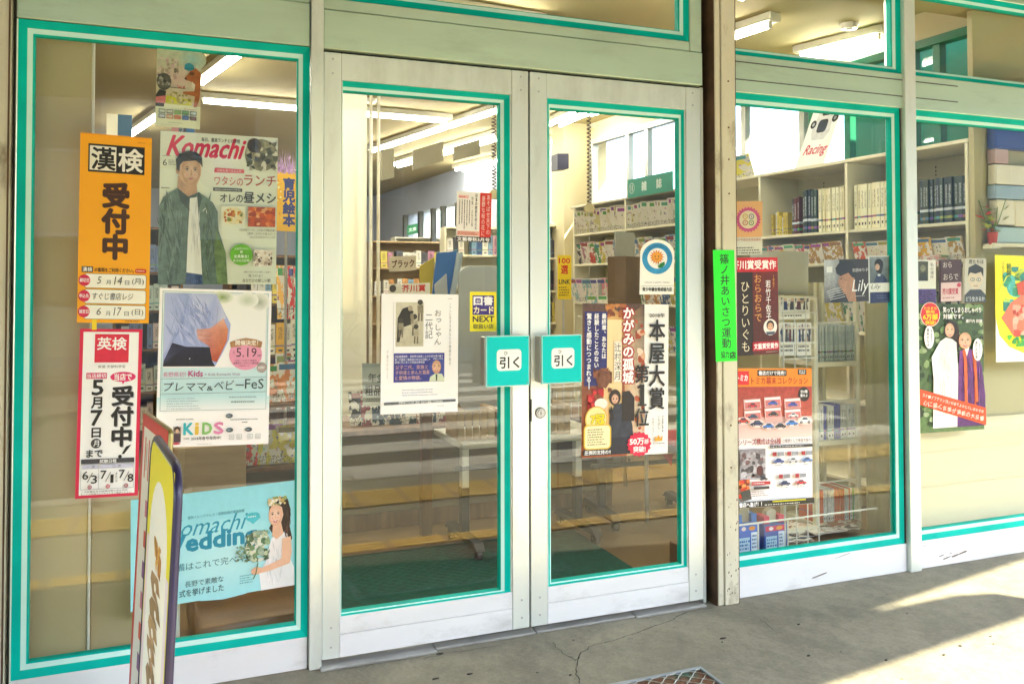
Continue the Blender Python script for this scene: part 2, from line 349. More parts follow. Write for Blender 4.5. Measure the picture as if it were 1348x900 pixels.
        s.raw([(cx-.04*L, cy-.1*ry), (cx+.04*L, cy-.1*ry), (cx+.15*L, cy+.28*ry), (cx, cy+.34*ry), (cx-.15*L, cy+.28*ry)], [(0, 1, 2, 3, 4)], skin, cols=[skin, shade, shade, shade, skin])
        if smile: s.poly([(cx-.36*L, cy+.46*ry), (cx, cy+.52*ry), (cx+.36*L, cy+.46*ry), (cx+.18*L, cy+.68*ry), (cx-.18*L, cy+.68*ry)], 'B8485A'); s.poly([(cx-.28*L, cy+.49*ry), (cx, cy+.54*ry), (cx+.28*L, cy+.49*ry), (cx, cy+.61*ry)], 'FFFFFF')
        else: s.poly([(cx-.28*L, cy+.54*ry), (cx-.06*L, cy+.49*ry), (cx+.06*L, cy+.49*ry), (cx+.28*L, cy+.54*ry), (cx, cy+.64*ry)], 'C0606A')
    def finish(s, parent, names=('printed_picture', 'lettering')):
        bpy.context.view_layer.update()
        for key, nm in zip(('pic', 'txt'), names):
            v, f, c = s.d[key]
            if not f: continue
            me = bpy.data.meshes.new(nm)
            inv = parent.matrix_world.inverted()
            me.from_pydata([inv @ p for p in v], [], f); me.materials.append(INKP if key == 'pic' else INK)
            a = me.color_attributes.new('ink', 'FLOAT_COLOR', 'POINT')
            flat = []
            for q in c: flat += [*q, 1]
            a.data.foreach_set('color', flat); me.update()
            o = bpy.data.objects.new(nm, me); link(o, parent)
def paper(name, label, cat, px, Y, W, H, col, group=None, thick=.0008, rough=.5, shape=None, pts=None):
    """a sheet standing at depth Y whose corners (tl, tr, br, bl) are read off the photograph"""
    p = pts or [at(a, b, Y) for a, b in px]
    ux = ((p[1]-p[0])+(p[2]-p[3]))/2; vy = ((p[3]-p[0])+(p[2]-p[1]))/2; cen = sum(p, Vector())/4; o = cen-ux/2-vy/2
    N = vy.cross(ux).normalized(); pr = Print(W, H, o, ux, vy, N)
    out = shape or [(0, 0), (W, 0), (W, H), (0, H)]
    M = mat('paper_'+name+'_'+'%02x%02x%02x' % tuple(int(q*255) for q in hx(col)), hx(col), rough, 0, .02, 5)
    mb = MB(); f = [pr.o + ux*(x/W) + vy*(y/H) - cen for x, y in out]; n = len(f)
    mb.add([v for v in f]+[v-N*thick for v in f], [tuple(range(n)), tuple(range(2*n-1, n-1, -1))]+[(i, (i+1) % n, (i+1) % n+n, i+n) for i in range(n)])
    ob = mb.build(name, M); ob.location = cen; tag(ob, label, cat, group); ob.matrix_world = Matrix.Translation(cen)
    pr.ob = ob; return pr
# ================================================================== ground and street
g = MB(); g.add([(-40, -60, -.30), (60, -60, -.30), (60, 60, -.30), (-40, 60, -.30)], [(0, 1, 2, 3)])
tag(g.build('ground', ASPH), kind='structure')
sw = MB(); sw.prism([(-12, -2.62), (22, -2.62), (22, .06), (-12, .06)], -.25, 0, plane='xy')
swo = tag(sw.build('sidewalk', CONC, bevel=.01), kind='structure')
def strip(name, pts, w0, z, M, parent):
    b = MB()
    for i, (p, q) in enumerate(zip(pts, pts[1:])):
        p, q = Vector((*p, 0)), Vector((*q, 0)); d = (q-p).normalized(); nn = Vector((-d.y, d.x, 0))
        w = w0*random.uniform(.5, 1.4)
        b.add([(p+nn*w)+Vector((0, 0, z)), (q+nn*w*.6)+Vector((0, 0, z)), (q-nn*w*.6)+Vector((0, 0, z)), (p-nn*w)+Vector((0, 0, z))], [(0, 1, 2, 3)])
    return b.build(name, M, parent)
def jag(pts, n, a):
    out = [pts[0]]
    for p, q in zip(pts, pts[1:]):
        for k in range(1, n+1):
            t = k/n; out.append((p[0]+(q[0]-p[0])*t+(random.uniform(-a, a) if k < n else 0), p[1]+(q[1]-p[1])*t+(random.uniform(-a, a) if k < n else 0)))
    return out
CRK = mat('crack_dark', (.035, .03, .025), .9, 0, .2)
crs = [[(763, 900), (759, 885), (763, 862), (775, 851), (800, 845), (830, 836), (870, 822), (905, 806), (940, 800)], [(728, 846), (740, 860), (757, 870), (763, 866)],
       [(560, 866), (600, 858), (660, 850)], [(1000, 815), (1018, 830), (1030, 834)], [(430, 884), (480, 876), (540, 862)]]
for k, pts in enumerate(crs):
    q = [atz(*a)[:2] for a in pts]; strip('crack', jag(q, 5, .006), .0019 if k < 2 else .001, .003, CRK, swo)
for i in range(26):      # small chips and stones let into the surface
    p = atz(random.uniform(520, 1330), random.uniform(790, 895)); b = MB(); r_ = random.uniform(.002, .008)
    b.prism([(p.x+r_*random.uniform(.5, 2.2)*math.cos(t), p.y+r_*random.uniform(.4, 1)*math.sin(t)) for t in (0, 1, 2, 3, 4, 5)], 0.0005, .003, plane='xy')
    b.build('chip', CRK if i % 3 else CONC, swo)
kerb = MB()
for i in range(34): kerb.box(-12+i, -2.80, -.25, -12+i+.992, -2.625, .0)
tag(kerb.build('kerb', mat('kerb_stone', (.42, .41, .38), .8, 0, .1, 5, .3), bevel=.008), kind='structure')
rd = MB(); rd.add([(-40, -12.2, -.13), (60, -12.2, -.13), (60, -2.8, -.13), (-40, -2.8, -.13)], [(0, 1, 2, 3)])
tag(rd.build('road', ASPH), kind='structure')
z = MB()
for i in range(8): z.add([(.75, -3.2-i*.9-.45, -.126), (6.5, -3.2-i*.9-.45, -.126), (6.5, -3.2-i*.9, -.126), (.75, -3.2-i*.9, -.126)], [(0, 1, 2, 3)])
z.add([(-30, -11.7, -.126), (50, -11.7, -.126), (50, -11.5, -.126), (-30, -11.5, -.126)], [(0, 1, 2, 3)])
tag(z.build('crosswalk_marking', ROADW), kind='structure')
fs = MB(); fs.prism([(-30, -14.2), (50, -14.2), (50, -12.2), (-30, -12.2)], -.25, 0, plane='xy')
tag(fs.build('far_sidewalk', mat('far_pavement', (.40, .37, .31), .85, 0, .1, 3), bevel=.01), kind='structure')
tp = MB()
for (x0, x1, ya, yb) in ((-3, 9, -1.92, -2.30), (-3, 6, -1.09, -1.22)):
    tp.box(x0, ya, .002, x1, yb, .005, 1)
    nb = 7 if yb < -2 else 3
    for i in range(int((x1-x0)/.3)):
        for j in range(nb): yy = ya+(yb-ya)*(j+.5)/nb; tp.box(x0+i*.3+.02, yy-.0135, .005, x0+i*.3+.28, yy+.0135, .010, 0)
tag(tp.build('tactile_paving', [YEL, mat('tactile_base', (.30, .17, .04), .7)]), kind='structure')
# drainage mat at the foot of the picture: aluminium rim and expanded metal over coloured matting
gr = root('floor_grating', 'sunken metal mesh grating with aluminium rim set in the pavement before the doors', 'grating', (1.05, -.785, 0))
X0, X1, Y0, Y1 = -.42, .53, -.26, .29
b = MB(); b.box(X0, Y0, .001, X1, Y1, .004); b.build('backing_mat', mat('backing_mat_mix', (.16, .075, .04), .8, 0, .5, 8, .3, (.0, .16, .12), .95, 5), gr)
b = MB()
for a in ((X0-.012, Y0-.012, X1+.012, Y0), (X0-.012, Y1, X1+.012, Y1+.012), (X0-.012, Y0, X0, Y1), (X1, Y0, X1+.012, Y1)): b.box(a[0], a[1], .0, a[2], a[3], .012)
b.build('rim', mat('rim_aluminium', (.26, .30, .33), .4, .5, .1, 20), gr, bevel=.002)
b = MB()
ny = 22; nx = 34
for j in range(ny+1):
    yy = Y0+(Y1-Y0)*j/ny; pts = [(X0+(X1-X0)*i/(nx*4), max(Y0, min(Y1, yy+(.0105*math.cos(math.pi*i/4+(math.pi if j % 2 else 0))))), .0075) for i in range(nx*4+1)]
    b.tube(pts, .0016, 4)
o = b.build('wire_mesh', mat('mesh_metal', (.55, .55, .5), .3, .8, .1, 20), gr); o['kind'] = 'stuff'

# ------------------------------------------------------------------ canopy over the pavement (its shade falls on the sidewalk)
SH = Vector((2.112, -2.816))
edge = [(-13, -2.85), (-.5, -1.07), (1.945, -.723), (2.95, -.58), (3.16, -.535), (3.22, -.46), (3.14, -.36), (2.95, -.315), (2.35, -.335), (3.0, -.205), (3.64, -.08), (6, .40), (12, 1.6)]
poly = [(x+SH.x, y+SH.y) for x, y in edge] + [(14.1, 0.02), (-10.9, 0.02)]
b = MB(); b.prism(poly, 2.75, 2.775, plane='xy')
can = tag(b.build('canopy', mat('canopy_olive_board', (.04, .135, .05), .5, 0, .08, 2)), 'long flat canopy running over the pavement above the shopfront', 'canopy')
b = MB()
for i in range(36):
    x = -9.5+i*.62
    b.add([(x, -.06, 2.748), (x+.26, -.06, 2.748), (x+1.1, -1.95, 2.748), (x+.84, -1.95, 2.748)], [(0, 1, 2, 3)])
b.build('underside_stripes', mat('canopy_orange_stripe', (.34, .15, .08), .55, 0, .1, 3), can)
# ------------------------------------------------------------------ across the street (seen as reflections in the panes)
def house(name, label, x0, x1, h, col, rows, cols, y=-14.2, d=6, win=(1.1, 1.3)):
    r_ = root(name, label, 'building', ((x0+x1)/2, y, 0)); w = x1-x0
    W = mat('wall_'+name+str(int(x0*10)), col, .8, 0, .08, .8); b = MB(); b.box(-w/2, -d, -.3, w/2, 0, h); b.build('wall', W, r_)
    b = MB(); b.box(-w/2-.15, -d-.1, h, w/2+.15, .25, h+.25); b.build('roof', mat('flat_roof', (.25, .24, .22), .8), r_)
    gl = mat('dark_window_glass', (.04, .05, .06), .1, 0, .1)
    fm = mat('window_surround', (.5, .5, .48), .5)
    for i in range(rows):
        for j in range(cols):
            cx = -w/2+w*(j+.5)/cols; z0 = .9+i*2.9
            b = MB(); b.box(cx-win[0]/2-.06, -.02, z0-.06, cx+win[0]/2+.06, .05, z0+win[1]+.06); q = b.build('window_frame', fm, r_)
            b = MB(); b.box(cx-win[0]/2, .03, z0, cx+win[0]/2, .056, z0+win[1]); b.build('pane', gl, q)
    return r_
house('shop_house', 'cream rendered building facing the shop across the street', -9, 1.9, 7.2, (.50, .44, .32), 2, 4)
house('brick_house', 'brown brick building set back beyond the added pale sheet across the street', 3.0, 13.8, 7.6, (.22, .15, .11), 2, 3, y=-20)
house('grey_house', 'long grey block at the far right of the street', 12, 34, 7.0, (.30, .30, .28), 2, 6)
house('tan_house', 'tan two storey building at the far left of the street', -24, -9.2, 7.5, (.36, .31, .22), 2, 5)
b = MB(); b.box(2.30, -12.62, .35, 2.92, -12.60, 6.0)  # added translucent sheet, sunlit from behind to reflect as a bright strip
GLOW = bpy.data.materials.new('backlit_glow_sheet'); GLOW.use_nodes = True; n_ = GLOW.node_tree; n_.nodes.remove(n_.nodes['Principled BSDF']); tr_ = n_.nodes.new('ShaderNodeBsdfTranslucent'); tr_.inputs[0].default_value = (.95, .88, .68, 1); n_.links.new(tr_.outputs[0], n_.nodes['Material Output'].inputs[0])
tag(b.build('glow_sheet', GLOW), 'added tall pale translucent sheet across the street making a bright reflected strip', 'banner')
b = MB()
for x in (2.92, 3.08): b.tube([(x, -12.8, 0), (x, -12.8, 5.5)], .035, 8)
tag(b.build('drain_pipe', mat('pipe_white', (.8, .77, .7), .5)), 'pair of white drain pipes beside the pale narrow building across the street', 'pipe')
bk = root('bicycle', 'parked black bicycle leaning by the pale building across the street', 'bicycle', (2.45, -12.35, 0))
for cx in (-.48, .48):
    b = MB(); b.tube([(cx+.31*math.cos(t*math.pi/10), 0, .32+.31*math.sin(t*math.pi/10)) for t in range(20)], .02, 6, closed=True); wl = b.build('wheel', BLACK, bk)
    b = MB()
    for k in range(8): b.tube([(cx, 0, .32), (cx+.3*math.cos(k*math.pi/4), 0, .32+.3*math.sin(k*math.pi/4))], .003, 4)
    b.build('spokes', CHROME, wl)
b = MB()
for p, q in (((-.48, .32), (-.15, .75)), ((-.15, .75), (0, .3)), ((-.48, .32), (0, .3)), ((0, .3), (.36, .78)), ((-.15, .75), (.36, .78)), ((.36, .95), (.48, .32)), ((-.15, .75), (-.2, .92))): b.tube([(p[0], 0, p[1]), (q[0], 0, q[1])], .016, 6)
b.build('frame', BLACK, bk)
b = MB(); b.box(-.32, -.07, .92, -.08, .07, .96); b.build('saddle', BLACK, bk, bevel=.02)
b = MB(); b.tube([(.30, -.28, 1.0), (.36, 0, .98), (.30, .28, 1.0)], .014, 6); b.build('handlebar', CHROME, bk)

# ================================================================== shopfront
fr = root('shopfront', 'weathered pale aluminium shopfront framework holding the doors and windows', 'shopfront', (0, 0, 0))
def bx(name, x0, z0, x1, z1, yf, yb, M, parent=fr, bev=.0025, label=None):
    b = MB(); b.box(x0, yf, z0, x1, yb, z1); return b.build(name, M, parent, bevel=bev, label=label)
bx('end_pillar', -2.2, 0, -.524, 2.74, -.02, .3, WORN, label='white painted end pillar with flaking rusty edge')
bx('recess', -.524, 0, -.5125, 2.74, .03, .2, GAP)
bx('rusty_edge', -.529, 0, -.5243, 2.74, -.023, .02, mat('rust_brown', (.09, .05, .025), .8, 0, .5, 9), bev=0)
bx('top_rail', -.512, 2.106, .361, 2.253, -.002, .10, FRAME_SHADED)
bx('top_rail', -.512, 2.2555, .361, 2.74, .002, .10, FRAME_SHADED)
bx('side_rail', -.5125, 0, -.5085, 2.104, .0, .1, FRAME)
bx('kick_panel', -.5125, 0, .361, .105, .002, .10, PAINT)
bx('jamb', .3645, 0, .4055, 2.74, -.018, .12, FRAME)
bx('header_beam', .406, 2.102, 1.929, 2.236, -.012, .12, FRAME_SHADED)
bx('transom_rail', .4065, 2.2385, 1.872, 2.2785, -.006, .10, FRAME_SHADED)
bx('transom_stile', 1.8735, 2.2385, 1.929, 2.74, -.007, .10, FRAME_SHADED)
bx('jamb', 1.9305, 0, 1.946, 2.1, .010, .12, FRAME)
bx('shutter_guide', 1.9465, 0, 1.968, 2.74, .05, .12, DARK)
bx('shutter_guide', 1.9505, 0, 1.9585, 2.1, .028, .052, mat('guide_strip', (.34, .33, .24), .4, .4), label='worn metal shutter guide strip')
bx('header_beam', 2.067, 2.092, 4.6, 2.249, -.004, .10, FRAME_SHADED)
bx('seam_strip', 2.067, 2.217, 3.34, 2.221, -.0065, .0, GAP, bev=0); bx('seam_strip', 2.067, 2.143, 3.34, 2.1465, -.0065, .0, GAP, bev=0)
bx('kick_panel', 2.067, 0, 2.999, .124, -.001, .10, PAINT, label='white kick panel with a dark scrape')
bx('kick_panel', 3.0665, 0, 4.6, .124, -.001, .10, PAINT)
bx('mullion', 3.0005, 0, 3.0655, 2.74, -.022, .10, FRAME)
bx('upper_rail', .4065, 2.66, 1.872, 2.74, -.002, .1, FRAME_SHADED); bx('upper_rail', 2.067, 2.66, 4.6, 2.74, -.002, .1, FRAME_SHADED)
bx('recess', .4057, 2.0935, 1.929, 2.1018, .02, .1, DARK, bev=0); bx('recess', .4068, 2.2362, 1.872, 2.2383, .006, .1, DARK, bev=0); bx('recess', 1.93, 2.0, 1.9655, 2.74, .04, .1, DARK)
# dents, scrapes and scuffs on the panels
for (px, py, w, h) in ((1080, 757, .055, .004), (1268, 727, .035, .006), (1258, 731, .03, .005), (1247, 734, .03, .0045), (1240, 731, .02, .003), (1252, 728, .012, .002), (1216, 719, .03, .001), (1110, 731, .05, .0015)):
    p = at(px, py, -.0035); b = MB()
    b.prism([(p.x+w*random.uniform(.7, 1)*math.cos(t), p.z+.16*w*math.cos(t)+h*random.uniform(.6, 1)*math.sin(t)) for t in (0, .8, 1.6, 2.4, 3.1, 3.9, 4.7, 5.5)], -.0014, -.0008); b.build('scrape', mat('scrape', (.16, .13, .10), .8, 0, .5, 40), fr)
post = root('painted_post', 'tall weathered cream post between the doors and the right window', 'post', (2.017, -.0, 0))
b = MB(); b.box(-.048, -.04, 0, -.022, .1, 2.74); b.box(-.0195, -.045, 0, .048, .1, 2.74); b.build('post_casing', WORN, post, bevel=.003)
b = MB(); b.box(-.0225, -.034, 0, -.019, .1, 2.74); b.build('groove', DARK, post)
b = MB(); b.box(.0483, -.042, 0, .0515, .05, 2.74); b.box(-.0515, -.036, 0, -.0483, .05, 2.74); b.build('rusty_edge', mat('rust_brown', (.09, .05, .025), .8), post)
for z_ in (2.12, 1.80, 1.66, .72, .55, 1.93):
    b = MB(); b.tube([(.012, -.048, z_), (.012, -.043, z_)], .0035, 6); b.build('screw_hole', mat('rust', (.12, .05, .02), .9), post)
for i in range(26):
    z_ = random.uniform(.03, .42); x_ = random.uniform(-.012, .045); s_ = random.uniform(.001, .004); b = MB()
    b.prism([(x_, z_), (x_+s_, z_+s_*random.uniform(.5, 2)), (x_+s_*.6, z_+s_*3), (x_-s_*.5, z_+s_*1.5)], -.0462, -.0452); b.build('paint_chip', mat('chip_brown', (.10, .07, .05), .9), post)

def ring(x0, x1, z0, z1, ins, y, M1, parent, name, dy=.008):
    l, r, t, bt = ins; a = [(x0, z0), (x1, z0), (x1, z1), (x0, z1)]; c_ = [(x0+l, z0+bt), (x1-r, z0+bt), (x1-r, z1-t), (x0+l, z1-t)]
    vs = [(p[0], y, p[1]) for p in a]+[(p[0], y+dy, p[1]) for p in c_]+[(p[0], y+.03, p[1]) for p in a]+[(p[0], y+.03, p[1]) for p in c_]
    fs = []
    for i in range(4):
        j = (i+1) % 4; fs += [(i, j, j+4, i+4), (i+4, j+4, j+12, i+12), (i+8, i+12, j+12, j+8), (i, i+8, j+8, j)]
    b = MB(); b.add(vs, fs); b.build(name, M1, parent); return c_[0][0], c_[2][0], c_[0][1], c_[2][1]
def glazing(x0, x1, z0, z1, ins, y, parent):
    """teal gasket, pale bead, thin teal lip and the pane of one opening"""
    f = lambda k: tuple(v*k for v in ins)
    q = ring(x0, x1, z0, z1, f(.56), y, TEAL, parent, 'gasket', .006)
    q = ring(*q, f(.34), y+.0065, PALE, parent, 'bead', .003)
    q = ring(*q, f(.10), y+.011, TEAL, parent, 'lip', .004)
    b = MB(); b.box(q[0]-.006, y+.022, q[2]-.006, q[1]+.006, y+.0265, q[3]+.006); b.build('pane', GLASS, parent); return y+.022
wl = root('shop_window', 'large left shop window full of magazine and exam posters', 'window', (0, 0, 0))
glazing(-.508, .3615, .1055, 2.1035, (.042, .040, .044, .044), .004, wl)
wr = root('shop_window', 'right shop window beside the post with car poster and small book covers', 'window', (0, 0, 0))
glazing(2.06, 2.989, .1245, 2.0915, (.01, .040, .046, .046), .004, wr)
bx('stile', 2.9895, .125, 3.0, 2.0915, .006, .08, DARK, wr, 0)
wf = root('shop_window', 'rightmost shop window with the couple poster and yellow map sheet', 'window', (0, 0, 0))
glazing(3.066, 4.6, .1245, 2.0915, (.008, .04, .046, .046), .004, wf)
t1 = root('transom_window', 'glazed transom above the double doors', 'window', (0, 0, 0)); glazing(.4065, 1.873, 2.279, 2.659, (.03, .042, .04, .044), .0, t1)
t2 = root('transom_window', 'transom pane directly above the window with the car poster', 'window', (0, 0, 0)); glazing(2.067, 3.0, 2.2495, 2.659, (.01, .045, .04, .032), .0, t2)
t3 = root('transom_window', 'transom pane at the top right corner over the couple poster', 'window', (0, 0, 0)); glazing(3.066, 4.6, 2.2495, 2.659, (.005, .04, .04, .032), .0, t3)
# ---- doors
def door(label, x0, x1, ox0, ox1, ins):
    d = root('glass_door', label, 'door', (x0, 0, 0))
    B = lambda n, a, z0, c_, z1, yf=.0, M=FRAME, bev=.002: bx(n, a-x0, z0, c_-x0, z1, yf, .045, M, d, bev)
    B('stile', x0, .02, ox0-.006, 2.093); B('stile', ox1+.006, .02, x1, 2.093)
    B('top_rail', ox0-.0055, 1.9995, ox1+.0055, 2.093, .0015); B('bottom_rail', ox0-.0055, .098, ox1+.0055, .157, .0015, PAINT)
    B('bottom_rail', ox0-.0055, .02, ox1+.0055, .0965, .0005, PAINT)
    B('stop', ox0-.0052, .1575, ox0-.0002, 1.999, .004); B('stop', ox1+.0002, .1575, ox1+.0052, 1.999, .004)
    glazing(ox0-x0, ox1-x0, .1575, 1.999, ins, .006, d); return d
dl = door('left glass door with the small white leaflet and yellow sticker', .409, 1.1665, .474, 1.094, (.003, .038, .034, .008))
dr = door('right glass door with the big prize book poster and keyhole', 1.1735, 1.925, 1.246, 1.851, (.016, .020, .036, .010))
bx('meeting_gap', 1.162, .03, 1.178, 2.09, .02, .04, DARK, fr, 0)
def pull(dd, x0, x1, z0, z1, lab):
    """square turquoise pull plate on a steel bracket, part of the door"""
    L = dd.location.x; y = -.052; k = bx('pull_plate', x0-L, z0, x1-L, z1, y, y+.006, TEALBOX, dd, .001, label=lab)
    bx('backing', x0-L-.0, z0-.001, x1-L+.001, z1+.001, y+.0062, y+.010, mat('plate_edge', (.75, .82, .8), .4), k, 0)
    bx('bracket', x0-L-.004, z0+.004, x0-L+.03, z1-.004, y+.0105, .001, mat('bracket_steel', (.42, .40, .36), .3, .6, .1, 9), dd, .001)
    pr = Print(100, 100, (x0, y-.0004, z1), (x1-x0, 0, 0), (0, 0, z0-z1), (0, -1, 0))
    pr.frame(0, 0, 100, 100, 1.6, 'CFF5EE')
    pr.rr(24, 27, 81, 69, 8, 'F8FFFC'); pr.fit('引く', 31, 42, 76, 64, '1A1A1A', bold=.035); pr.fit('ひ', 41, 31, 49, 38, '2A2A2A', bold=.02)
    for (sx, sz) in ((.05, .05), (.95, .05), (.05, .95), (.95, .95)):
        b = MB(); X_ = x0-L+(x1-x0)*sx; Z_ = z0+(z1-z0)*sz; b.tube([(X_, y+.001, Z_), (X_, y-.0012, Z_)], .0022, 8); b.build('rivet', CHROME, k)
    pr.finish(k)
bpy.context.view_layer.update()
Yp = -.052; a, b_ = at(640, 442.5, Yp), at(697, 507, Yp); pull(dl, a.x, b_.x, b_.z, a.z, None)
a, b_ = at(713, 441.5, Yp), at(766, 503, Yp); pull(dr, a.x, b_.x, b_.z, a.z, None)
lk = root('keyhole', None, None); lk.parent = dr; p = at(711, 543, 0)
lk.location = (p.x-dr.location.x, 0, p.z)
b = MB(); b.tube([(0, 0, 0), (0, -.006, 0)], .018, 20); b.tube([(0, -.006, 0), (0, -.009, 0)], .0125, 20); b.tube([(0, 0, 0), (0, -.0055, 0)], .021, 20, 1); b.build('lock_cylinder', [CHROME, GAP], lk, bevel=.0008)
b = MB(); b.box(-.0015, -.0095, -.007, .0015, -.0088, .007); b.build('key_slot', DARK, lk)
b = MB(); b.box(-.0385, -.0012, -.03, -.034, .004, .052); b.build('strike', DARK, lk)
for dd, ox in ((dl, (.03, .727)), (dr, (.035, .715))):
    for x_ in ox:
        for z_ in (.06, .125, 2.02, 2.07): b = MB(); b.tube([(x_, .001, z_), (x_, -.0022, z_)], .0038, 8); b.build('screw', STEEL, dd)
# door sills
th = root('threshold', 'worn metal threshold plates under the doors', 'threshold', (0, 0, 0))
for x0, x1, y0 in ((.40, .80, -.045), (.803, 1.185, -.022), (1.188, 1.60, -.018), (1.603, 1.92, -.03)):
    b = MB(); b.box(x0, y0, .0, x1, .06, .008); b.build('plate', mat('sill_metal', (.42, .43, .42), .4, .5, .12, 8, .1, (.15, .13, .1), .5, 6), th, bevel=.002)
# ================================================================== posters and notices (each laid out in its own design box, y down)
GY = .0238; GI = .0345   # taped on the outside of the panes / standing just inside them
def tiny(pr, x0, y0, x1, y1, n, col='555555', **k): pr.micro(x0, y0, x1, y1, n, col, **k)
p = paper('poster', 'orange kanji exam poster with large brown characters and three handwritten date boxes', 'poster', [(106, 175), (200, 182), (196, 426), (101, 424)], GY, 300, 790, 'FBAE12')
p.rect(34, 42, 270, 160, '1C1812'); p.rect(40, 50, 150, 152, 'F4F0DE'); p.fit('漢', 48, 56, 146, 148, '1C1812', bold=.03); p.fit('検', 160, 54, 262, 150, 'F8F6EC', bold=.03)
p.vert('受付中', 152, 200, 525, 118, '46260C', bold=.05)
p.rect(16, 556, 62, 580, '2A2A22'); p.fit('漢検', 19, 559, 59, 577, 'FFFFFF', bold=.02); p.fit('の書類をご利用ください。', 68, 560, 232, 578, '5A3A10', bold=.02); p.rr(238, 560, 286, 578, 8, 'D8402C'); tiny(p, 243, 565, 282, 573, 1, 'FBE4C0', dash=5)
for i, (y, t) in enumerate(((585, '締切日'), (650, '申込先'), (715, '検定日'))):
    p.rr(28, y, 286, y+60, 10, '6A5A30'); p.rr(29.5, y+1.5, 284.5, y+58.5, 9, 'FFFEF2'); p.ell(28, y+29, 24, 24, 'D92A50'); p.fit(t, 9, y+20, 47, y+37, 'FFFFFF', bold=.02)
for y, t in ((585, ('5', '月', '14', '日', '(月)')), (715, ('6', '月', '17', '日', '(日)'))):
    for (x0, x1, yy, h), q in zip(((80, 98, 12, 30), (118, 136, 26, 18), (150, 184, 10, 34), (196, 214, 26, 18), (226, 276, 16, 28)), t): p.fit(q, x0, y+yy, x1, y+yy+h, '4A4A46', sh=.2 if q[0] in '156' else 0)
p.fit('すぐじ書店レジ', 62, 664, 232, 694, '4A4A46', sh=.15); tiny(p, 200, 778, 262, 786, 1, '7A5A10'); tiny(p, 240, 22, 275, 27, 1, 'C08010')
p.rect(0, 0, 300, 5, 'F0A020'); p.finish(p.ob)

p = paper('poster', 'red bordered english exam poster with big black lettering and white ground', 'poster', [(106, 433), (187, 433), (182, 652), (98, 656)], GY, 300, 790, 'D8224C')
p.rect(17, 14, 283, 776, 'FFFFFF'); p.rect(72, 24, 236, 158, 'E22A46'); p.fit('英検', 84, 40, 224, 98, 'FFFFFF', bold=.03)
p.fit('後援 文部科学省', 90, 170, 222, 184, '666666'); p.rect(36, 206, 134, 234, 'D8306E'); p.fit('当店締切', 40, 210, 130, 230, 'FFFFFF', bold=.02)
p.ell(212, 226, 62, 24, 'E0286A'); p.poly([(205, 245), (222, 245), (212, 262)], 'E0286A'); p.fit('当店で', 170, 210, 254, 243, 'FFFFFF', bold=.03)
for dx, dy, c in ((4, 4, 'B8B8C4'), (0, 0, '161616')): p.vert('受付中', 213+dx, 268+dy, 556+dy, 112, c, bold=.035)
p.poly([(236, 556), (262, 546), (228, 590), (216, 590)], '161616'); p.ell(208, 602, 9, 9, '161616')
p.fit('5', 66, 240, 118, 310, '161616', bold=.04); p.fit('月', 64, 320, 114, 372, '161616', bold=.04); p.fit('7', 64, 382, 116, 452, '161616', bold=.04); p.fit('日', 70, 464, 112, 508, '161616', bold=.04)
p.ell(92, 536, 25, 23, '3C3C3C'); p.fit('月', 80, 522, 106, 550, 'FFFFFF', bold=.02); p.fit('まで', 48, 566, 124, 600, '161616', bold=.04)
p.rect(24, 608, 278, 630, '3E3E46'); p.fit('試験日程', 112, 611, 192, 628, 'FFFFFF', bold=.02); p.frame(24, 632, 278, 750, 1.5, '9090A0'); p.rect(30, 636, 106, 654, 'D2D2EC'); p.rect(114, 636, 274, 654, 'D2D2EC')
p.fit('一 次', 48, 638, 90, 652, '444444'); p.fit('二 次', 172, 638, 216, 652, '444444'); p.line([(109, 632), (109, 750)], 1.5, '9090A0')
for x, a, b_ in ((32, '6', '3'), (118, '7', '1'), (206, '7', '8')):
    p.fit(a, x, 664, x+28, 702, '222222', bold=.015); p.line([(x+24, 716), (x+48, 672)], 3, '444444'); p.fit(b_, x+42 if b_ != '1' else x+48, 684, x+70 if b_ != '1' else x+62, 722, '222222', bold=.015)
    p.ell(x+36, 738, 10, 10, 'A82A50'); p.fit('日', x+31, 732, x+41, 744, 'FFFFFF')
p.vert('または', 194, 672, 720, 13, '555555'); p.fit('二次試験日及び詳細は個人申込用紙', 28, 755, 250, 763, '333333'); p.fit('もしくは英検ウェブサイトをご確認ください。', 28, 766, 272, 774, '333333'); p.finish(p.ob)
pt = paper('adhesive_tape', 'short yellow strip of tape joining the orange and red exam posters', 'tape', [(121, 400), (128, 400), (127, 434), (121, 434)], GY-.001, 10, 40, 'F2D22A')

p = paper('poster', 'small pastel poster of a dog in a blue cap handing blossom to a cat', 'poster', [(207, 62), (266, 68), (263, 171), (204, 165)], GI+.001, 380, 690, 'E9EBC8')
p.rect(0, 0, 380, 490, 'C9CDB0', 'DDC9A2'); p.ell(300, 80, 120, 90, 'A6D2CC', 'C9CDB0'); p.ell(180, 260, 170, 120, 'E3C0B4', 'D2C9AC')
p.blobs(0, 90, 180, 300, ['D9B9B4', 'C9A69E', 'E5CFC0', 'B7A58C'], 40, 16); p.poly([(80, 490), (90, 420), (300, 440), (300, 490)], 'D8D42A'); p.blobs(110, 380, 300, 480, ['B8A86A', 'E4D5B0', '9A8C4A'], 30, 14)
p.ell(65, 300, 62, 75, '8A8176', '4C463E'); p.blobs(10, 240, 120, 330, ['3E3A34', 'A8A094', '6A6258'], 24, 14); p.poly([(0, 420), (0, 520), (70, 520), (85, 380), (30, 370)], '332C28'); p.poly([(0, 440), (0, 490), (80, 490), (84, 420)], 'D87A78')
p.poly([(345, 500), (370, 420), (378, 250), (372, 190), (330, 155), (290, 170), (268, 210), (240, 245), (246, 268), (290, 275), (310, 300), (320, 360), (230, 372), (225, 390), (330, 405), (320, 500)], 'B5632A')
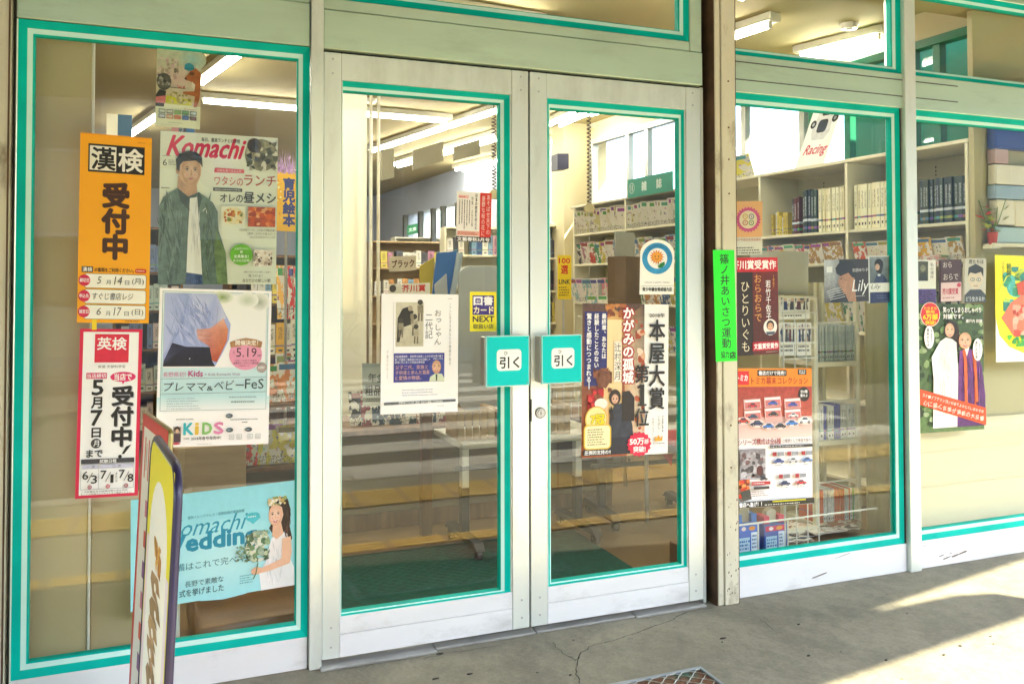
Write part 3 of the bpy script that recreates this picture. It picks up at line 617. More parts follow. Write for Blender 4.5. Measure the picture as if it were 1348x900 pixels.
p.poly([(300, 275), (330, 300), (322, 360), (300, 300)], 'EFE2CE'); p.ell(300, 205, 22, 14, '6A3416'); p.ell(247, 255, 10, 8, '241812'); p.ell(283, 212, 5, 6, '1A1010')
p.ell(275, 150, 42, 34, '2E8FA8'); p.poly([(232, 160), (316, 150), (322, 166), (236, 178)], '1F7892'); p.line([(110, 345), (250, 345)], 5, '5A3020'); p.blobs(160, 318, 240, 345, ['C83A3A', 'E05A54'], 10, 8)
p.vert('こころ春', 178, 95, 150, 13, '4A4438'); p.vert('駒', 165, 172, 220, 42, '3A362C', bold=.01)
for i in range(5):
    for j in range(2): p.rect(28+i*66, 540+j*44, 84+i*66, 576+j*44, ['5A6A5A', '6A5A4A', '7A9A3A', '3A7A4A', '2A3A3A', '3A3A44', 'B85A3A', 'C87A2A', '2A4A9A', '4A3A2A'][i+5*j]); p.rect(33+i*66, 546+j*44, 79+i*66, 568+j*44, ['E4E8D0', 'DADFC4', '8AA85A', '6A9A5A', 'CAD8D4', 'C8CCD0', 'D8C8A0', 'C06A3A', '5A7AB8', '7A4A3A'][i+5*j])
tiny(p, 110, 650, 260, 656, 1); tiny(p, 240, 520, 370, 530, 1, 'C84A3A'); tiny(p, 20, 672, 260, 676, 1, '888888'); p.finish(p.ob)
for x in (211, 227+24):
    b = MB(); q = at(x+12, 63, GI-.002); b.tube([(0, 0, 0), (.004, -.001, .014)], .0012, 4); o = b.build('poster_clip', BLACK); o.location = q; o.parent = None
    bpy.context.view_layer.update(); mw = o.matrix_world.copy(); o.parent = p.ob; o.matrix_parent_inverse = p.ob.matrix_world.inverted(); o.matrix_world = mw
p = paper('paper_slip', 'small blue and pink ticket slip peeping out above the magazine cover poster', 'slip', [(226, 164), (256, 166), (256, 182), (226, 180)], GI+.003, 120, 60, 'D8DCE4')
p.rect(0, 0, 40, 60, 'D88A8A'); p.rect(76, 0, 120, 60, '3A78B8'); p.fit('図書', 38, 12, 78, 48, '2A2E3E', bold=.03); p.finish(p.ob)

p = paper('poster', 'large magazine cover poster with a young man in a green jacket and red masthead', 'poster', [(211, 172), (366, 182), (363, 374), (208, 374)], GI+.002, 630, 810, 'EEF3E2')
p.rect(0, 0, 630, 200, 'F3F6EA', 'EDF2DE'); p.ell(330, 160, 160, 150, 'FFFFFF', 'EFF4E4')
p.fit('Komachi', 34, 22, 452, 128, 'E2184E', bold=.045, sh=.42)
p.fit('毎日、最高ランチとの仲間', 214, 22, 420, 44, '3A3A34', bold=.02); p.fit('6', 15, 150, 36, 184, '2A2A2A'); tiny(p, 44, 150, 82, 180, 4, '777777', dash=5); tiny(p, 12, 128, 74, 134, 1, '555555')
p.ell(540, 100, 92, 88, '4A4432', '8E8A6C'); p.blobs(455, 20, 630, 190, ['2E281C', 'C9C4AC', '7A7458', 'E2DECB', '5A5C3C', 'A09878'], 90, 17, rnd=(540, 100, 92, 88)); p.ell(500, 50, 40, 40, '2A2318', '54432C')
p.poly([(285, 190), (290, 182), (445, 186), (445, 206), (284, 208)], 'E4546A'); p.fit('社会も食べるみんな', 300, 188, 430, 203, 'FFF4F0'); 
p.fit('ワタシの', 286, 228, 440, 276, 'C83C28', bold=.0); p.fit('ランチ', 446, 214, 622, 272, 'B8321E', bold=.01); p.rect(280, 290, 436, 308, '30322C'); tiny(p, 288, 295, 430, 303, 1, 'F2F2E8', dash=8)
p.fit('オレの', 318, 322, 440, 366, '262420', bold=.02); p.fit('昼メシ', 446, 308, 622, 366, '262420', bold=.025)
# the man: neck, head, hair, jacket, shirt
p.poly([(92, 300), (95, 235), (190, 240), (196, 330), (150, 380)], 'C99C78'); p.poly([(92, 160), (96, 230), (120, 270), (160, 290), (196, 268), (212, 226), (216, 170), (196, 130), (120, 124)], 'DDB48E')
p.poly([(190, 290), (214, 226), (216, 180), (200, 150), (196, 250)], 'E9C8A6'); p.ell(94, 205, 11, 22, 'CF9F7A'); p.face(162, 205, 50, 78, 'E8C4A2', 'C79670'); p.poly([(86, 200), (82, 150), (100, 118), (145, 100), (190, 106), (218, 130), (222, 185), (212, 168), (186, 150), (120, 158), (104, 176), (100, 215)], '241C18')

p.poly([(0, 400), (20, 352), (92, 300), (150, 345), (205, 318), (280, 372), (306, 420), (312, 520), (352, 640), (365, 810), (300, 812), (240, 812), (20, 812), (0, 700)], '5F7568')
p.raw([(0, 400), (60, 340), (95, 560), (70, 812), (0, 812)], [(0, 1, 2, 3, 4)], '6E8577', cols=['778C80', '7A9084', '56695E', '4C5E54', '66796E'])
p.poly([(150, 345), (205, 318), (238, 812), (145, 812)], '4A5A4E'); p.poly([(158, 352), (196, 345), (232, 760), (146, 748), (150, 560)], 'FBFBF6', ); p.poly([(146, 748), (232, 760), (236, 812), (140, 812)], '3B5382'); p.poly([(205, 318), (280, 372), (300, 520), (262, 812), (232, 812), (212, 520)], '6A8072')
p.poly([(92, 300), (150, 345), (158, 420), (110, 370)], '3E4C42'); p.poly([(205, 318), (222, 352), (204, 420), (196, 345)], '3E4C42'); p.poly([(300, 520), (352, 640), (365, 810), (310, 812), (288, 620)], '6F8A52'); p.line([(262, 480), (246, 640), (262, 790)], 3, '45564B'); p.line([(226, 420), (244, 400), (248, 432)], 4, 'E8EEE4'); p.line([(95, 420), (104, 600), (96, 790)], 3, '45564B'); p.strokes(62, 560, 58, 230, ['56695D', '70867A', '4C5E54', '788E82'], 50, 130, 14, 86, 16); p.strokes(262, 560, 34, 210, ['566A5C', '728A7C', '647A56', '4E6256'], 40, 110, 12, 88, 14); p.strokes(188, 540, 26, 170, ['E2E4E0', 'D2D6D6', 'FFFFFF'], 26, 120, 7, 88, 8); p.strokes(188, 790, 40, 16, ['2A3E68', '5A74A8'], 24, 26, 4, 80, 30); p.strokes(150, 125, 56, 22, ['3A2E28', '120C0A', '4A3C34'], 60, 28, 4, 30, 40)
p.rect(324, 386, 454, 492, 'EDF0DA'); p.ell(390, 440, 62, 46, 'F5EEC6', 'E2DCB0'); p.blobs(340, 405, 440, 480, ['D88A28', 'B85A1E', 'EAC864', '7A8A3A', 'F4E2A8'], 30, 12); p.rect(470, 388, 620, 496, 'B84A18'); p.blobs(470, 388, 620, 496, ['D8621E', 'E88A3A', 'A83A12', 'F0B070', 'C85018'], 60, 16); p.line([(372, 400), (400, 450)], 4, 'C88A4A')
p.fit('《自家製フード！こだわり特製定食》', 424, 508, 622, 522, '4A4A40'); p.fit('《激辛・スタミナ丼ぶり！》', 466, 528, 622, 541, '4A4A40'); p.fit('《みんな大好きフレンチ》', 480, 548, 622, 560, '4A4A40')
p.ell(436, 650, 62, 58, '6CBE28'); p.fit('全員受付中の', 398, 612, 472, 624, 'F4FFE8'); p.fit('新', 430, 628, 444, 642, 'F4FFE8', bold=.03); p.fit('全員集合！', 396, 650, 476, 668, 'F4FFE8', bold=.02); p.fit('女子の大好物', 392, 674, 480, 690, 'F4FFE8', bold=.01)
p.rect(502, 622, 606, 712, 'E8E4D4'); p.blobs(502, 622, 606, 712, ['8A8A7C', 'C8B8A0', 'F4F2E6', 'A89A8A', '5A5248', 'D8D0BC'], 40, 11); p.fit('長野の今のうわさの新しいお店へ', 450, 738, 600, 749, '555550'); p.fit('見つけよ！', 476, 757, 552, 771, '4A4A40', bold=.01); p.fit('自分だけの新しい朝', 446, 780, 596, 800, '4A4A40', bold=.01); tiny(p, 10, 298, 66, 310, 1, '6A6A60'); p.finish(p.ob)

p = paper('poster', 'pale blue edged baby event poster with a maternity photo and pink round date badge', 'poster', [(210, 378), (358, 384), (353, 583), (205, 590)], GY-.0005, 585, 815, 'FFFFFF')
p.rect(14, 12, 572, 640, 'F4FAFA', 'BEEBF0'); p.rect(0, 560, 585, 640, 'CBF0F4', 'FFFFFF'); p.frame(16, 14, 568, 630, 2.5, '8AAEB2'); p.frame(24, 22, 560, 540, 1.5, 'A8C4C6')
p.rect(26, 24, 558, 402, 'F8FBF4', 'FFFFFF'); p.ell(320, 40, 60, 34, '7E9A4A', 'F0F6E8'); p.ell(520, 60, 55, 50, '9CAA94', 'F8FBF4'); p.ell(455, 52, 60, 40, 'C8D6BC', 'F8FBF4')
p.poly([(26, 24), (290, 24), (330, 110), (368, 180), (362, 260), (330, 330), (292, 402), (26, 402)], 'A9B7E6')
p.raw([(26, 24), (150, 24), (120, 200), (60, 300), (26, 340)], [(0, 1, 2, 3, 4)], '', cols=['B9C6EE', '9EB0E2', '7E8FCB', '99A8DA', 'C3CDF0']); p.raw([(160, 24), (290, 24), (345, 150), (240, 200), (180, 130)], [(0, 1, 2, 3, 4)], '', cols=['C6D0F2', 'AEBCE6', 'D9DEF4', '96A6DA', 'E2E8FA'])
p.strokes(150, 160, 110, 120, ['9EACDC', 'BAC6EE', '94A2D4', 'C2CCF2'], 60, 120, 16, 60, 18)
for k in range(9): p.line([(60+k*30, 40+k*6), (80+k*26, 150+k*10), (60+k*28, 230)], 2.5, 'B8C4EE' if k % 2 else '98A6DA')
p.raw([(190, 210), (262, 204), (330, 150), (356, 210), (350, 270), (300, 380), (270, 370), (262, 300), (200, 260)], [tuple(range(9))], '', cols=['D8A49A', 'DC9A88', 'E8B8A0', 'D88A62', 'C8643A', 'B84A22', 'C05A34', 'C9776A', 'E0AFA6'])
for k in range(4): p.line([(196+k*4, 222+k*14), (262, 232+k*12)], 4, 'C88878' if k % 2 else 'E8BEB2')
p.raw([(70, 280), (140, 300), (262, 302), (276, 372), (292, 402), (26, 402), (30, 372)], [tuple(range(7))], '', cols=['2A2C44', '1E2036', '1A1C30', '141626', '1E1E30', '1A1A2A', '3A3C58']); p.ell(160, 362, 3, 3, 'D8D8E0'); p.rect(26, 402, 558, 408, 'FDFEFE')
p.ell(452, 340, 88, 82, 'F0A2BE'); p.poly([(366, 275), (400, 262), (452, 252), (505, 260), (540, 272), (534, 304), (452, 290), (372, 304)], 'B08456'); p.fit('開催決定！', 396, 264, 516, 290, 'FFF6E8', bold=.03)
p.fit('5.19', 402, 304, 510, 352, '4A2A34', bold=.0); p.fit('土', 382, 320, 394, 334, '8A3A50'); p.fit('sat', 514, 338, 534, 350, '6A3A48'); p.fit('10:00～16:00 入場無料', 396, 366, 512, 376, '8A3A56'); p.fit('長野市ビッグハット展示場', 388, 380, 520, 390, '5A2438', bold=.01); tiny(p, 420, 396, 488, 402, 1, '8A3A56'); p.ell(540, 408, 28, 28, 'A99C98'); tiny(p, 520, 400, 560, 416, 2, 'FFFFFF')
p.fit('長野県初!', 28, 430, 142, 456, 'E08AAE'); p.fit('Kids', 156, 424, 230, 454, 'C84C8E', bold=.03); p.fit('+ Kids Komachi Web', 240, 436, 424, 450, '9A80A0')
p.line([(16, 466), (568, 458)], 2, '7A9A9C'); p.fit('プレママ', 34, 482, 250, 528, '2A3A3C', sh=.12); p.fit('&', 252, 504, 284, 528, '2A3A3C'); p.fit('ベビー', 290, 474, 446, 524, '2A3A3C', sh=.1); p.fit('FeS', 452, 468, 552, 520, '2A3A3C'); p.line([(16, 544), (568, 536)], 2, '7A9A9C')
tiny(p, 50, 560, 230, 625, 5, '8AA4A6', dash=9, w=.22); tiny(p, 370, 556, 530, 570, 1, '8AA4A6', dash=7, w=.4); tiny(p, 380, 580, 520, 596, 1, '7A9496', dash=6, w=.5)
for ch, x, c in zip('KiDS', (140, 198, 236, 296), ('38BCC8', 'EFC94A', '8CC870', 'E58AB8')): p.fit(ch, x, 694, x+(16 if ch == 'i' else 46), 752, c, bold=.06)
p.fit('2018年春号発売中！', 178, 764, 332, 782, '4A4A4A', bold=.01); tiny(p, 140, 768, 170, 776, 1); tiny(p, 100, 668, 196, 678, 1, '777777')
p.rect(86, 710, 126, 790, 'A8988C'); p.ell(106, 724, 15, 16, '2E2420'); p.ell(106, 732, 9, 10, 'E0B898'); p.rect(90, 745, 124, 790, '4A3A44'); p.ell(104, 796, 20, 6, 'C84A5A')
for x, y in ((372, 660), (376, 734), (476, 734)): p.ell(x, y, 19, 12, '4C5C64'); tiny(p, x-12, y-3, x+12, y+3, 1, 'C8D4D8', dash=5)
tiny(p, 380, 676, 540, 684, 1, '4A5458'); tiny(p, 440, 690, 470, 700, 1, '4A5458')
for x in (374, 414, 472, 514): p.frame(x, 758, x+26, 784, 2, '9AA4A8'); tiny(p, x+5, 764, x+22, 780, 3, '9AA4A8', dash=4)
tiny(p, 210, 800, 310, 804, 1, '777777'); p.finish(p.ob)

p = paper('poster', 'pale turquoise wedding poster with a smiling bride holding a green bouquet', 'poster', [(172, 660), (388, 630), (388, 771), (172, 803)], GY+.001, 600, 400, '9FE6EE')
p.rect(0, 0, 600, 400, '92DFEA', 'A4E9EF'); p.ell(330, 260, 260, 150, 'C0F2F2', 'A0E6EE')
p.fit('Komachi', 118, 96, 420, 158, '1898B4', bold=.0, sh=.4); p.fit('Wedding', 88, 152, 452, 232, '1490B0', bold=.06); p.fit('夏号', 492, 178, 520, 192, '2A90A4'); p.ell(436, 118, 24, 17, '48C0CC'); p.ell(448, 118, 18, 16, '48C0CC'); p.poly([(414, 122), (470, 122), (440, 146)], '48C0CC'); tiny(p, 420, 112, 462, 122, 1, 'D8F8F8', dash=6)
p.fit('最新トレンドドレス・長野結婚式場最新版', 200, 84, 408, 96, '2A8494'); p.fit('準備はこれで完ペキ。', 128, 254, 424, 282, '3A7C88'); p.fit('長野で素敵な', 190, 322, 330, 344, '2A5A64'); p.fit('式を挙げました', 170, 352, 330, 378, '2A5A64', bold=.015); tiny(p, 390, 330, 440, 365, 4, '5AA4AE', dash=6, w=.4)
ox, oy = 0, -4
p.poly([(516, 62), (540, 52), (572, 66), (584, 110), (580, 170), (590, 220), (572, 250), (560, 190), (520, 200), (500, 170), (524, 130)], '2E201C')
p.raw([(470, 400), (462, 330), (486, 300), (494, 262), (510, 210), (540, 186), (572, 200), (584, 300), (596, 330), (598, 400)], [tuple(range(10))], '', cols=['F4F8F8', 'F8FAFA', 'F2F2F2', 'FAFAF8', 'FFFFFF', 'F6F2EE', 'FFFFFF', 'E8F0F0', 'FFFFFF', 'E4ECEC'])
p.poly([(516, 150), (546, 150), (556, 196), (530, 216), (512, 200)], 'E8BC9C'); p.poly([(508, 84), (524, 66), (552, 76), (560, 110), (548, 150), (526, 168), (508, 150), (500, 120)], 'F0CBB0')
p.poly([(500, 110), (504, 78), (528, 60), (560, 74), (568, 128), (556, 128), (550, 96), (528, 78)], '32221E'); p.face(525, 122, 26, 42, 'F6D8C0', 'E2B090', smile=True); p.strokes(572, 160, 12, 80, ['4A342C', '1A100E', '6A4A3C'], 50, 40, 3, 85, 16); p.strokes(525, 300, 40, 90, ['E0E6E8', 'D2DADC', 'FFFFFF'], 36, 60, 5, 80, 18)
p.blobs(496, 52, 572, 86, ['E8E4C8', 'D8C890', '8AA060', 'F4F0E0', 'C4A868'], 34, 8)
p.poly([(552, 214), (584, 210), (588, 270), (580, 312), (500, 330), (452, 334), (444, 320), (500, 306), (548, 290)], 'EBC0A0'); p.ell(452, 322, 20, 14, 'E8B896'); p.blobs(412, 170, 504, 288, ['6E8E64', '8FAE84', 'C4D2B0', '4E6E50', 'E4E6CC', '9CB6A0', 'DCE4D4'], 120, 11, rnd=(458, 230, 48, 60)); p.blobs(376, 220, 430, 280, ['7A9A74', '9AB694', '55755C'], 26, 6); p.line([(458, 290), (450, 330), (440, 350)], 4, '5A7A50'); p.finish(p.ob)

p = paper('leaflet', 'white leaflet with an old photograph and navy caption box on the left door', 'leaflet', [(503, 387), (603, 387), (603, 542), (500, 545)], GY-.0015, 485, 745, 'FEFEFE')
p.rect(88, 52, 262, 328, 'D6D2BC', 'C4BFA4'); p.poly([(96, 300), (100, 150), (130, 92), (170, 78), (190, 130), (186, 190), (130, 210), (112, 300)], '26241E'); p.ell(178, 90, 15, 18, 'A89E84')
for x, y, h in ((120, 190, 90), (205, 170, 100), (215, 230, 90), (240, 80, 100), (188, 130, 60)):
    p.ell(x, y-h*.28, h*.17, h*.17, '3A362C'); p.poly([(x-h*.18, y-h*.1), (x+h*.18, y-h*.1), (x+h*.2, y+h*.4), (x-h*.16, y+h*.4)], 'B4AC92' if x % 2 else '8E866E'); p.line([(x-h*.08, y+h*.4), (x-h*.1, y+h*.9)], h*.12, '6A6250'); p.line([(x+h*.1, y+h*.4), (x+h*.1, y+h*.9)], h*.12, '7A725E')
p.line([(75, 52), (75, 390)], 1.5, '999999'); p.vert('おっしゃん', 352, 96, 322, 48, '4A4A4A'); p.vert('二代記', 296, 118, 282, 50, '4A4A4A'); p.vert('ここに生きるあなたの物語がある', 432, 56, 450, 16, '8A8A8A'); p.vert('千曲川のほとり', 40, 350, 530, 11, 'AAAAAA'); tiny(p, 415, 24, 445, 30, 1, '888888')
p.rect(78, 370, 396, 550, '2C3490'); p.fit('児童養護施設・清泉寮を創設した父の志を受け継ぐ', 84, 382, 388, 398, 'E6E8F8', bold=.01); p.fit('第二代園長と職員達の歩みを記録した、感動の実話', 84, 402, 388, 418, 'E6E8F8', bold=.01); p.fit('地域と共に歩んだ家庭支援物語', 84, 420, 270, 434, 'E6E8F8', bold=.01)
for i, t in enumerate(('父子二代、家族と', '子供達と歩んだ葛藤', 'と愛情の物語。')): p.fit(t, 88, 444+i*33, (292, 304, 250)[i], 470+i*33, 'E8B8AC')
p.rect(300, 410, 394, 548, '3C4A9C'); p.raw([(300, 548), (306, 520), (336, 500), (380, 502), (396, 530), (396, 548)], [tuple(range(6))], 'D8E4C8'); p.face(346, 458, 29, 42, 'ECC6A6', 'CF9C78', smile=True); p.poly([(340, 504), (352, 504), (350, 545), (342, 545)], '2A4A3A')
tiny(p, 130, 590, 380, 640, 3, '9AA8C8', dash=10, w=.25); p.poly([(20, 672), (470, 664), (470, 680), (20, 688)], '5A6066'); p.fit('定価本体１５００円（税別）ほおずき書籍より好評発売中', 110, 669, 386, 684, 'FFFFFF', bold=.015); tiny(p, 350, 700, 400, 706, 1, '888888'); p.finish(p.ob)

p = paper('sticker', 'yellow book gift card sticker on the left door above the pull plate', 'sticker', [(618, 384), (654, 384), (653, 436), (619, 436)], GY-.0015, 360, 520, 'F4E616', shape=rrect(0, 0, 360, 520, 16, 4))
p.rect(36, 48, 326, 304, '3C2C86'); p.fit('図書', 52, 62, 310, 176, 'FFFFFF', bold=.04); p.rr(58, 72, 162, 170, 20, 'FFFFFF'); p.rr(74, 88, 146, 154, 12, '3C2C86'); p.ell(98, 118, 7, 14, 'FFFFFF'); p.ell(122, 118, 7, 14, 'FFFFFF'); p.line([(88, 134), (110, 144), (132, 134)], 6, 'FFFFFF'); p.fit('カード', 52, 196, 316, 286, 'F8F0C8', bold=.04); p.fit('NEXT', 40, 322, 326, 394, '1E1A30', bold=.05); p.fit('取扱い店', 44, 424, 318, 486, '1E1A30', bold=.015); p.finish(p.ob)

p = paper('notice', 'small red and white magazine notice high on the left door', 'notice', [(602, 252), (647, 254), (646, 320), (600, 317)], GY+.001, 450, 660, 'FBF8F4')
p.rect(300, 0, 450, 590, 'E2382E'); p.rect(0, 590, 450, 660, '2A2224'); p.fit('文藝春秋5月号', 14, 600, 436, 652, 'FFFFFF', bold=.04); p.vert('あそばせ天下の', 410, 20, 560, 52, 'FFE4DC'); p.vert('憂鬱な桜の花に', 345, 40, 580, 50, 'FFE4DC')
p.rect(10, 520, 296, 580, 'F2B8A8'); tiny(p, 20, 530, 286, 572, 3, 'B83A2A', dash=18); p.vert('日本の教室を考える', 250, 20, 500, 34, '2A2626', bold=.01); p.vert('特集・人生の答', 200, 60, 460, 28, '4A4442'); tiny(p, 20, 110, 180, 500, 5, '6A5A58', vertical=True, dash=20, w=.35); p.rect(20, 50, 150, 90, 'F4C2BC'); tiny(p, 26, 58, 144, 84, 1, 'C84A4A', dash=14); p.finish(p.ob)
p = paper('notice', 'faint grey year end gift notice behind the lower left of the left door', 'notice', [(476, 478), (520, 478), (520, 534), (478, 534)], GI+.10, 300, 380, 'A8ABA4')
p.fit('年金', 55, 90, 210, 170, '3A3E3E', bold=.03); p.fit('粗品', 24, 196, 170, 290, '2E3232', bold=.03); tiny(p, 30, 310, 200, 345, 2, '5A5E5C', dash=14); p.finish(p.ob)

# the prize poster: the cover picture is a plain generic scene
p = paper('poster', 'tall prize winning novel poster with white right half and dark fairy tale picture', 'poster', [(767, 400), (880, 400), (879, 597), (765, 602)], GY+.0005, 330, 570, 'FDFCF8')
p.rect(0, 0, 235, 570, '5A4238', 'A8562E'); p.raw([(150, 60), (235, 0), (235, 570), (170, 570)], [(0, 1, 2, 3)], '', cols=['C8A070', '4A3830', 'F6E6CC', 'E8B080']); p.ell(110, 90, 48, 70, 'F6D48A', 'C89050'); p.raw([(80, 60), (150, 60), (150, 560), (80, 560)], [(0, 1, 2, 3)], '', cols=['FCE8B0', 'F8E0B0', 'F0C890', 'E8A860'])
p.rect(238, 0, 330, 570, 'FDFCF8'); p.blobs(70, 0, 175, 50, ['B0663A', '7A3E22', 'D08A4A'], 20, 12); p.blobs(200, 60, 238, 560, ['C0603A', 'E0B090', 'A04428', 'F0D8C0'], 40, 14)
p.rect(8, 30, 92, 306, '2A2E72'); p.vert('最終章、あなたは', 80, 36, 206, 18, 'FFFFFF', bold=.03, out='1E226A'); p.vert('経験したことのない', 52, 36, 240, 18, 'FFFFFF', bold=.03, out='1E226A'); p.vert('驚きと感動につつまれる―', 24, 36, 316, 19, 'FFFFFF', bold=.03, out='1E226A')
p.vert('かがみの孤城', 172, 10, 300, 44, 'FFFFFF', bold=.04, out='B02222', ow=.11); p.rect(118, 140, 146, 292, 'F8EEDC'); p.vert('辻村深月', 132, 146, 286, 26, '2E2622')
p.blobs(40, 240, 110, 330, ['6A3A28', '4A261C', '8A5236'], 16, 16); p.poly([(60, 290), (66, 240), (84, 262), (102, 246), (106, 286), (88, 316), (70, 308)], '7A4A34'); p.blobs(20, 316, 80, 400, ['C01E2A', 'E03A3A', '8A1420'], 18, 16); p.ell(70, 372, 24, 20, 'FBEFE4')
p.poly([(96, 560), (104, 420), (120, 380), (150, 372), (176, 400), (190, 460), (196, 560)], '2C3242'); p.ell(122, 350, 22, 30, '2A1C18'); p.face(122, 356, 13, 18, 'EEC8AA', 'D6A284'); p.poly([(150, 330), (176, 326), (196, 352), (196, 440), (150, 440)], '221A1A'); p.poly([(112, 500), (196, 500), (204, 562), (104, 562)], '1C2030'); p.ell(116, 356, 2, 3, '3A2018'); p.ell(128, 356, 2, 3, '3A2018'); p.poly([(108, 380), (120, 430), (110, 440), (100, 400)], '1A1418')
p.ell(52, 428, 42, 48, 'E8B840'); p.ell(52, 428, 38, 44, 'FBE8A0'); p.rr(6, 448, 108, 540, 16, 'F0C840'); p.rr(11, 453, 103, 536, 12, 'FDF2C0'); p.fit('7冠', 32, 412, 82, 446, 'F8E020', bold=.06, out='7A5A10'); tiny(p, 20, 462, 96, 526, 7, '8A7A4A', dash=7, w=.4); p.rr(4, 540, 112, 562, 5, '2A2420'); p.fit('圧倒的支持の!!', 10, 543, 106, 559, 'FFFFFF', bold=.03)
p.fit('2018年', 252, 34, 312, 50, '1E1E1E', bold=.02); p.vert('本屋大賞', 282, 56, 402, 66, '161616', bold=.025); p.vert('第', 224, 228, 300, 58, '161616', bold=.02); p.rect(217, 304, 233, 384, '161616'); p.poly([(217, 304), (206, 314), (206, 320), (217, 316)], '161616'); p.rect(208, 378, 242, 385, '161616'); p.vert('位', 224, 390, 464, 58, '161616', bold=.02)
p.vert('いちばん！', 290, 420, 490, 9, '4A4A4A'); p.vert('おめでとう！', 268, 430, 500, 9, '4A4A4A'); tiny(p, 302, 425, 310, 490, 1, '777777', vertical=True, dash=9); p.poly([(276, 520), (274, 500), (283, 510), (290, 496), (297, 510), (306, 500), (304, 520)], 'F0A830'); tiny(p, 268, 526, 316, 532, 1, '777777')
p.star(214, 528, 42, 48, 16, 'E0204A'); p.fit('50万', 178, 506, 232, 530, 'FFFFFF', bold=.05); p.fit('部', 234, 510, 250, 528, 'FFFFFF', bold=.03); p.fit('突破!', 192, 536, 238, 558, 'FFFFFF', bold=.04); p.finish(p.ob)

shp = [(0, 720)]+[(220-220*math.cos(t*math.pi/12), 190-190*math.sin(t*math.pi/12)) for t in range(13)]+[(440, 720)]
p = paper('sticker', 'arch topped white sticker with an orange sunflower in a blue ring on the right door', 'sticker', [(843, 314), (888, 316), (887, 387), (842, 388)], GY-.0015, 440, 720, 'FBFBF4', shape=shp)
p.ell(220, 250, 195, 205, '2E9AD0', n=32); p.ell(220, 250, 128, 134, 'FDFDF8', n=28)
for k in range(16): p.fit('青少年健全育成協力店はげまそうよう'[k], 220+160*math.cos(R(200+k*9.5))-13, 250+168*math.sin(R(200+k*9.5))-14, 220+160*math.cos(R(200+k*9.5))+13, 250+168*math.sin(R(200+k*9.5))+14, '1C5A94')
p.star(212, 232, 62, 98, 15, 'E8861E'); p.ell(212, 232, 58, 60, 'F2A83A'); p.ell(190, 224, 7, 9, '5A2A10'); p.ell(232, 224, 7, 9, '5A2A10'); p.line([(186, 252), (212, 266), (238, 252)], 6, '8A3A14'); p.poly([(230, 360), (250, 318), (310, 290), (316, 330), (280, 372), (240, 376)], '1E7A3C'); p.line([(226, 300), (232, 370)], 8, '1E7A3C')
p.fit('HOLD HAPPY MIND', 60, 556, 380, 572, '6A6A6A'); p.line([(10, 606), (430, 606)], 4, '8A8A8A'); p.fit('青少年健全育成協力店', 34, 628, 410, 680, '1E1E1E', bold=.03); p.finish(p.ob)

# strip on the post
gs = paper('vertical_sign', 'bright green vertical greeting campaign strip stuck on the cream post', 'sign', [(938, 329), (967, 329), (970, 475), (943, 476)], -.0465, 290, 1460, '1FF02A', thick=.0012)
gs.vert('篠ノ井あいさつ運動', 150, 50, 1290, 130, '143A14', bold=.012); gs.fit('協力', 70, 1326, 180, 1414, '1A4A1A', bold=.02); gs.fit('店', 190, 1336, 270, 1424, '0E260E', bold=.05); gs.finish(gs.ob)

p = paper('poster', 'pink and orange round emblem poster behind the right edge of the post', 'poster', [(966, 265), (1004, 265), (1003, 335), (966, 336)], GI+.001, 380, 700, 'F4B36A')
p.rect(0, 470, 380, 700, 'F4EEDC'); p.star(190, 240, 150, 172, 24, 'D8447C'); p.ell(190, 240, 118, 118, 'F8E4B8')
for k in range(4): p.ell(190+58*math.cos(R(45+k*90)), 240+58*math.sin(R(45+k*90)), 36, 36, ['3A8A4A', 'C84A3A', 'D8A020', '4A5AA8'][k]); p.ell(190+58*math.cos(R(45+k*90)), 240+58*math.sin(R(45+k*90)), 25, 25, 'F8E4B8'); p.ell(190+58*math.cos(R(45+k*90)), 240+58*math.sin(R(45+k*90)), 9, 9, ['3A8A4A', 'C84A3A', 'D8A020', '4A5AA8'][k])
p.fit('青少年健全育成協議会', 20, 480, 360, 520, 'D87A3A'); tiny(p, 20, 590, 360, 690, 3, '3A3A34', dash=26, w=.4); p.finish(p.ob)
p = paper('poster', 'dark brown prize novel poster with red banner and gold vertical title', 'poster', [(966, 339), (1024, 339), (1025, 465), (969, 469)], GY-.0005, 580, 1290, '1E110C')
p.rect(0, 0, 580, 190, 'D01C2C'); p.fit('芥川賞受賞作', -30, 36, 556, 154, 'FFFFFF', bold=.035); p.rect(236, 190, 580, 1290, '5A1C14'); p.rect(250, 190, 580, 1100, '6A2218', '4A140E'); p.vert('おらおらで', 306, 215, 860, 110, 'E8A856'); p.vert('ひとりいぐも', 135, 300, 1250, 125, 'F0E6C4'); p.vert('63歳の新人！', 520, 230, 420, 26, 'E8A040', bold=.02); p.vert('若竹千佐子', 445, 300, 840, 72, 'FFFFFF', bold=.01)
p.ell(465, 930, 92, 110, 'F2EEE6'); p.ell(465, 905, 52, 66, '1A1412'); p.face(465, 922, 38, 52, 'ECC6A6', 'CF9C78', smile=True); p.poly([(400, 990), (530, 990), (510, 1030), (420, 1030)], '4A5A6A'); p.rect(222, 1120, 580, 1235, 'C01E34'); p.fit('文藝賞受賞作', 240, 1140, 566, 1215, 'FFFFFF', bold=.03); tiny(p, 400, 1250, 560, 1265, 1, 'C8B8A8'); p.finish(p.ob)

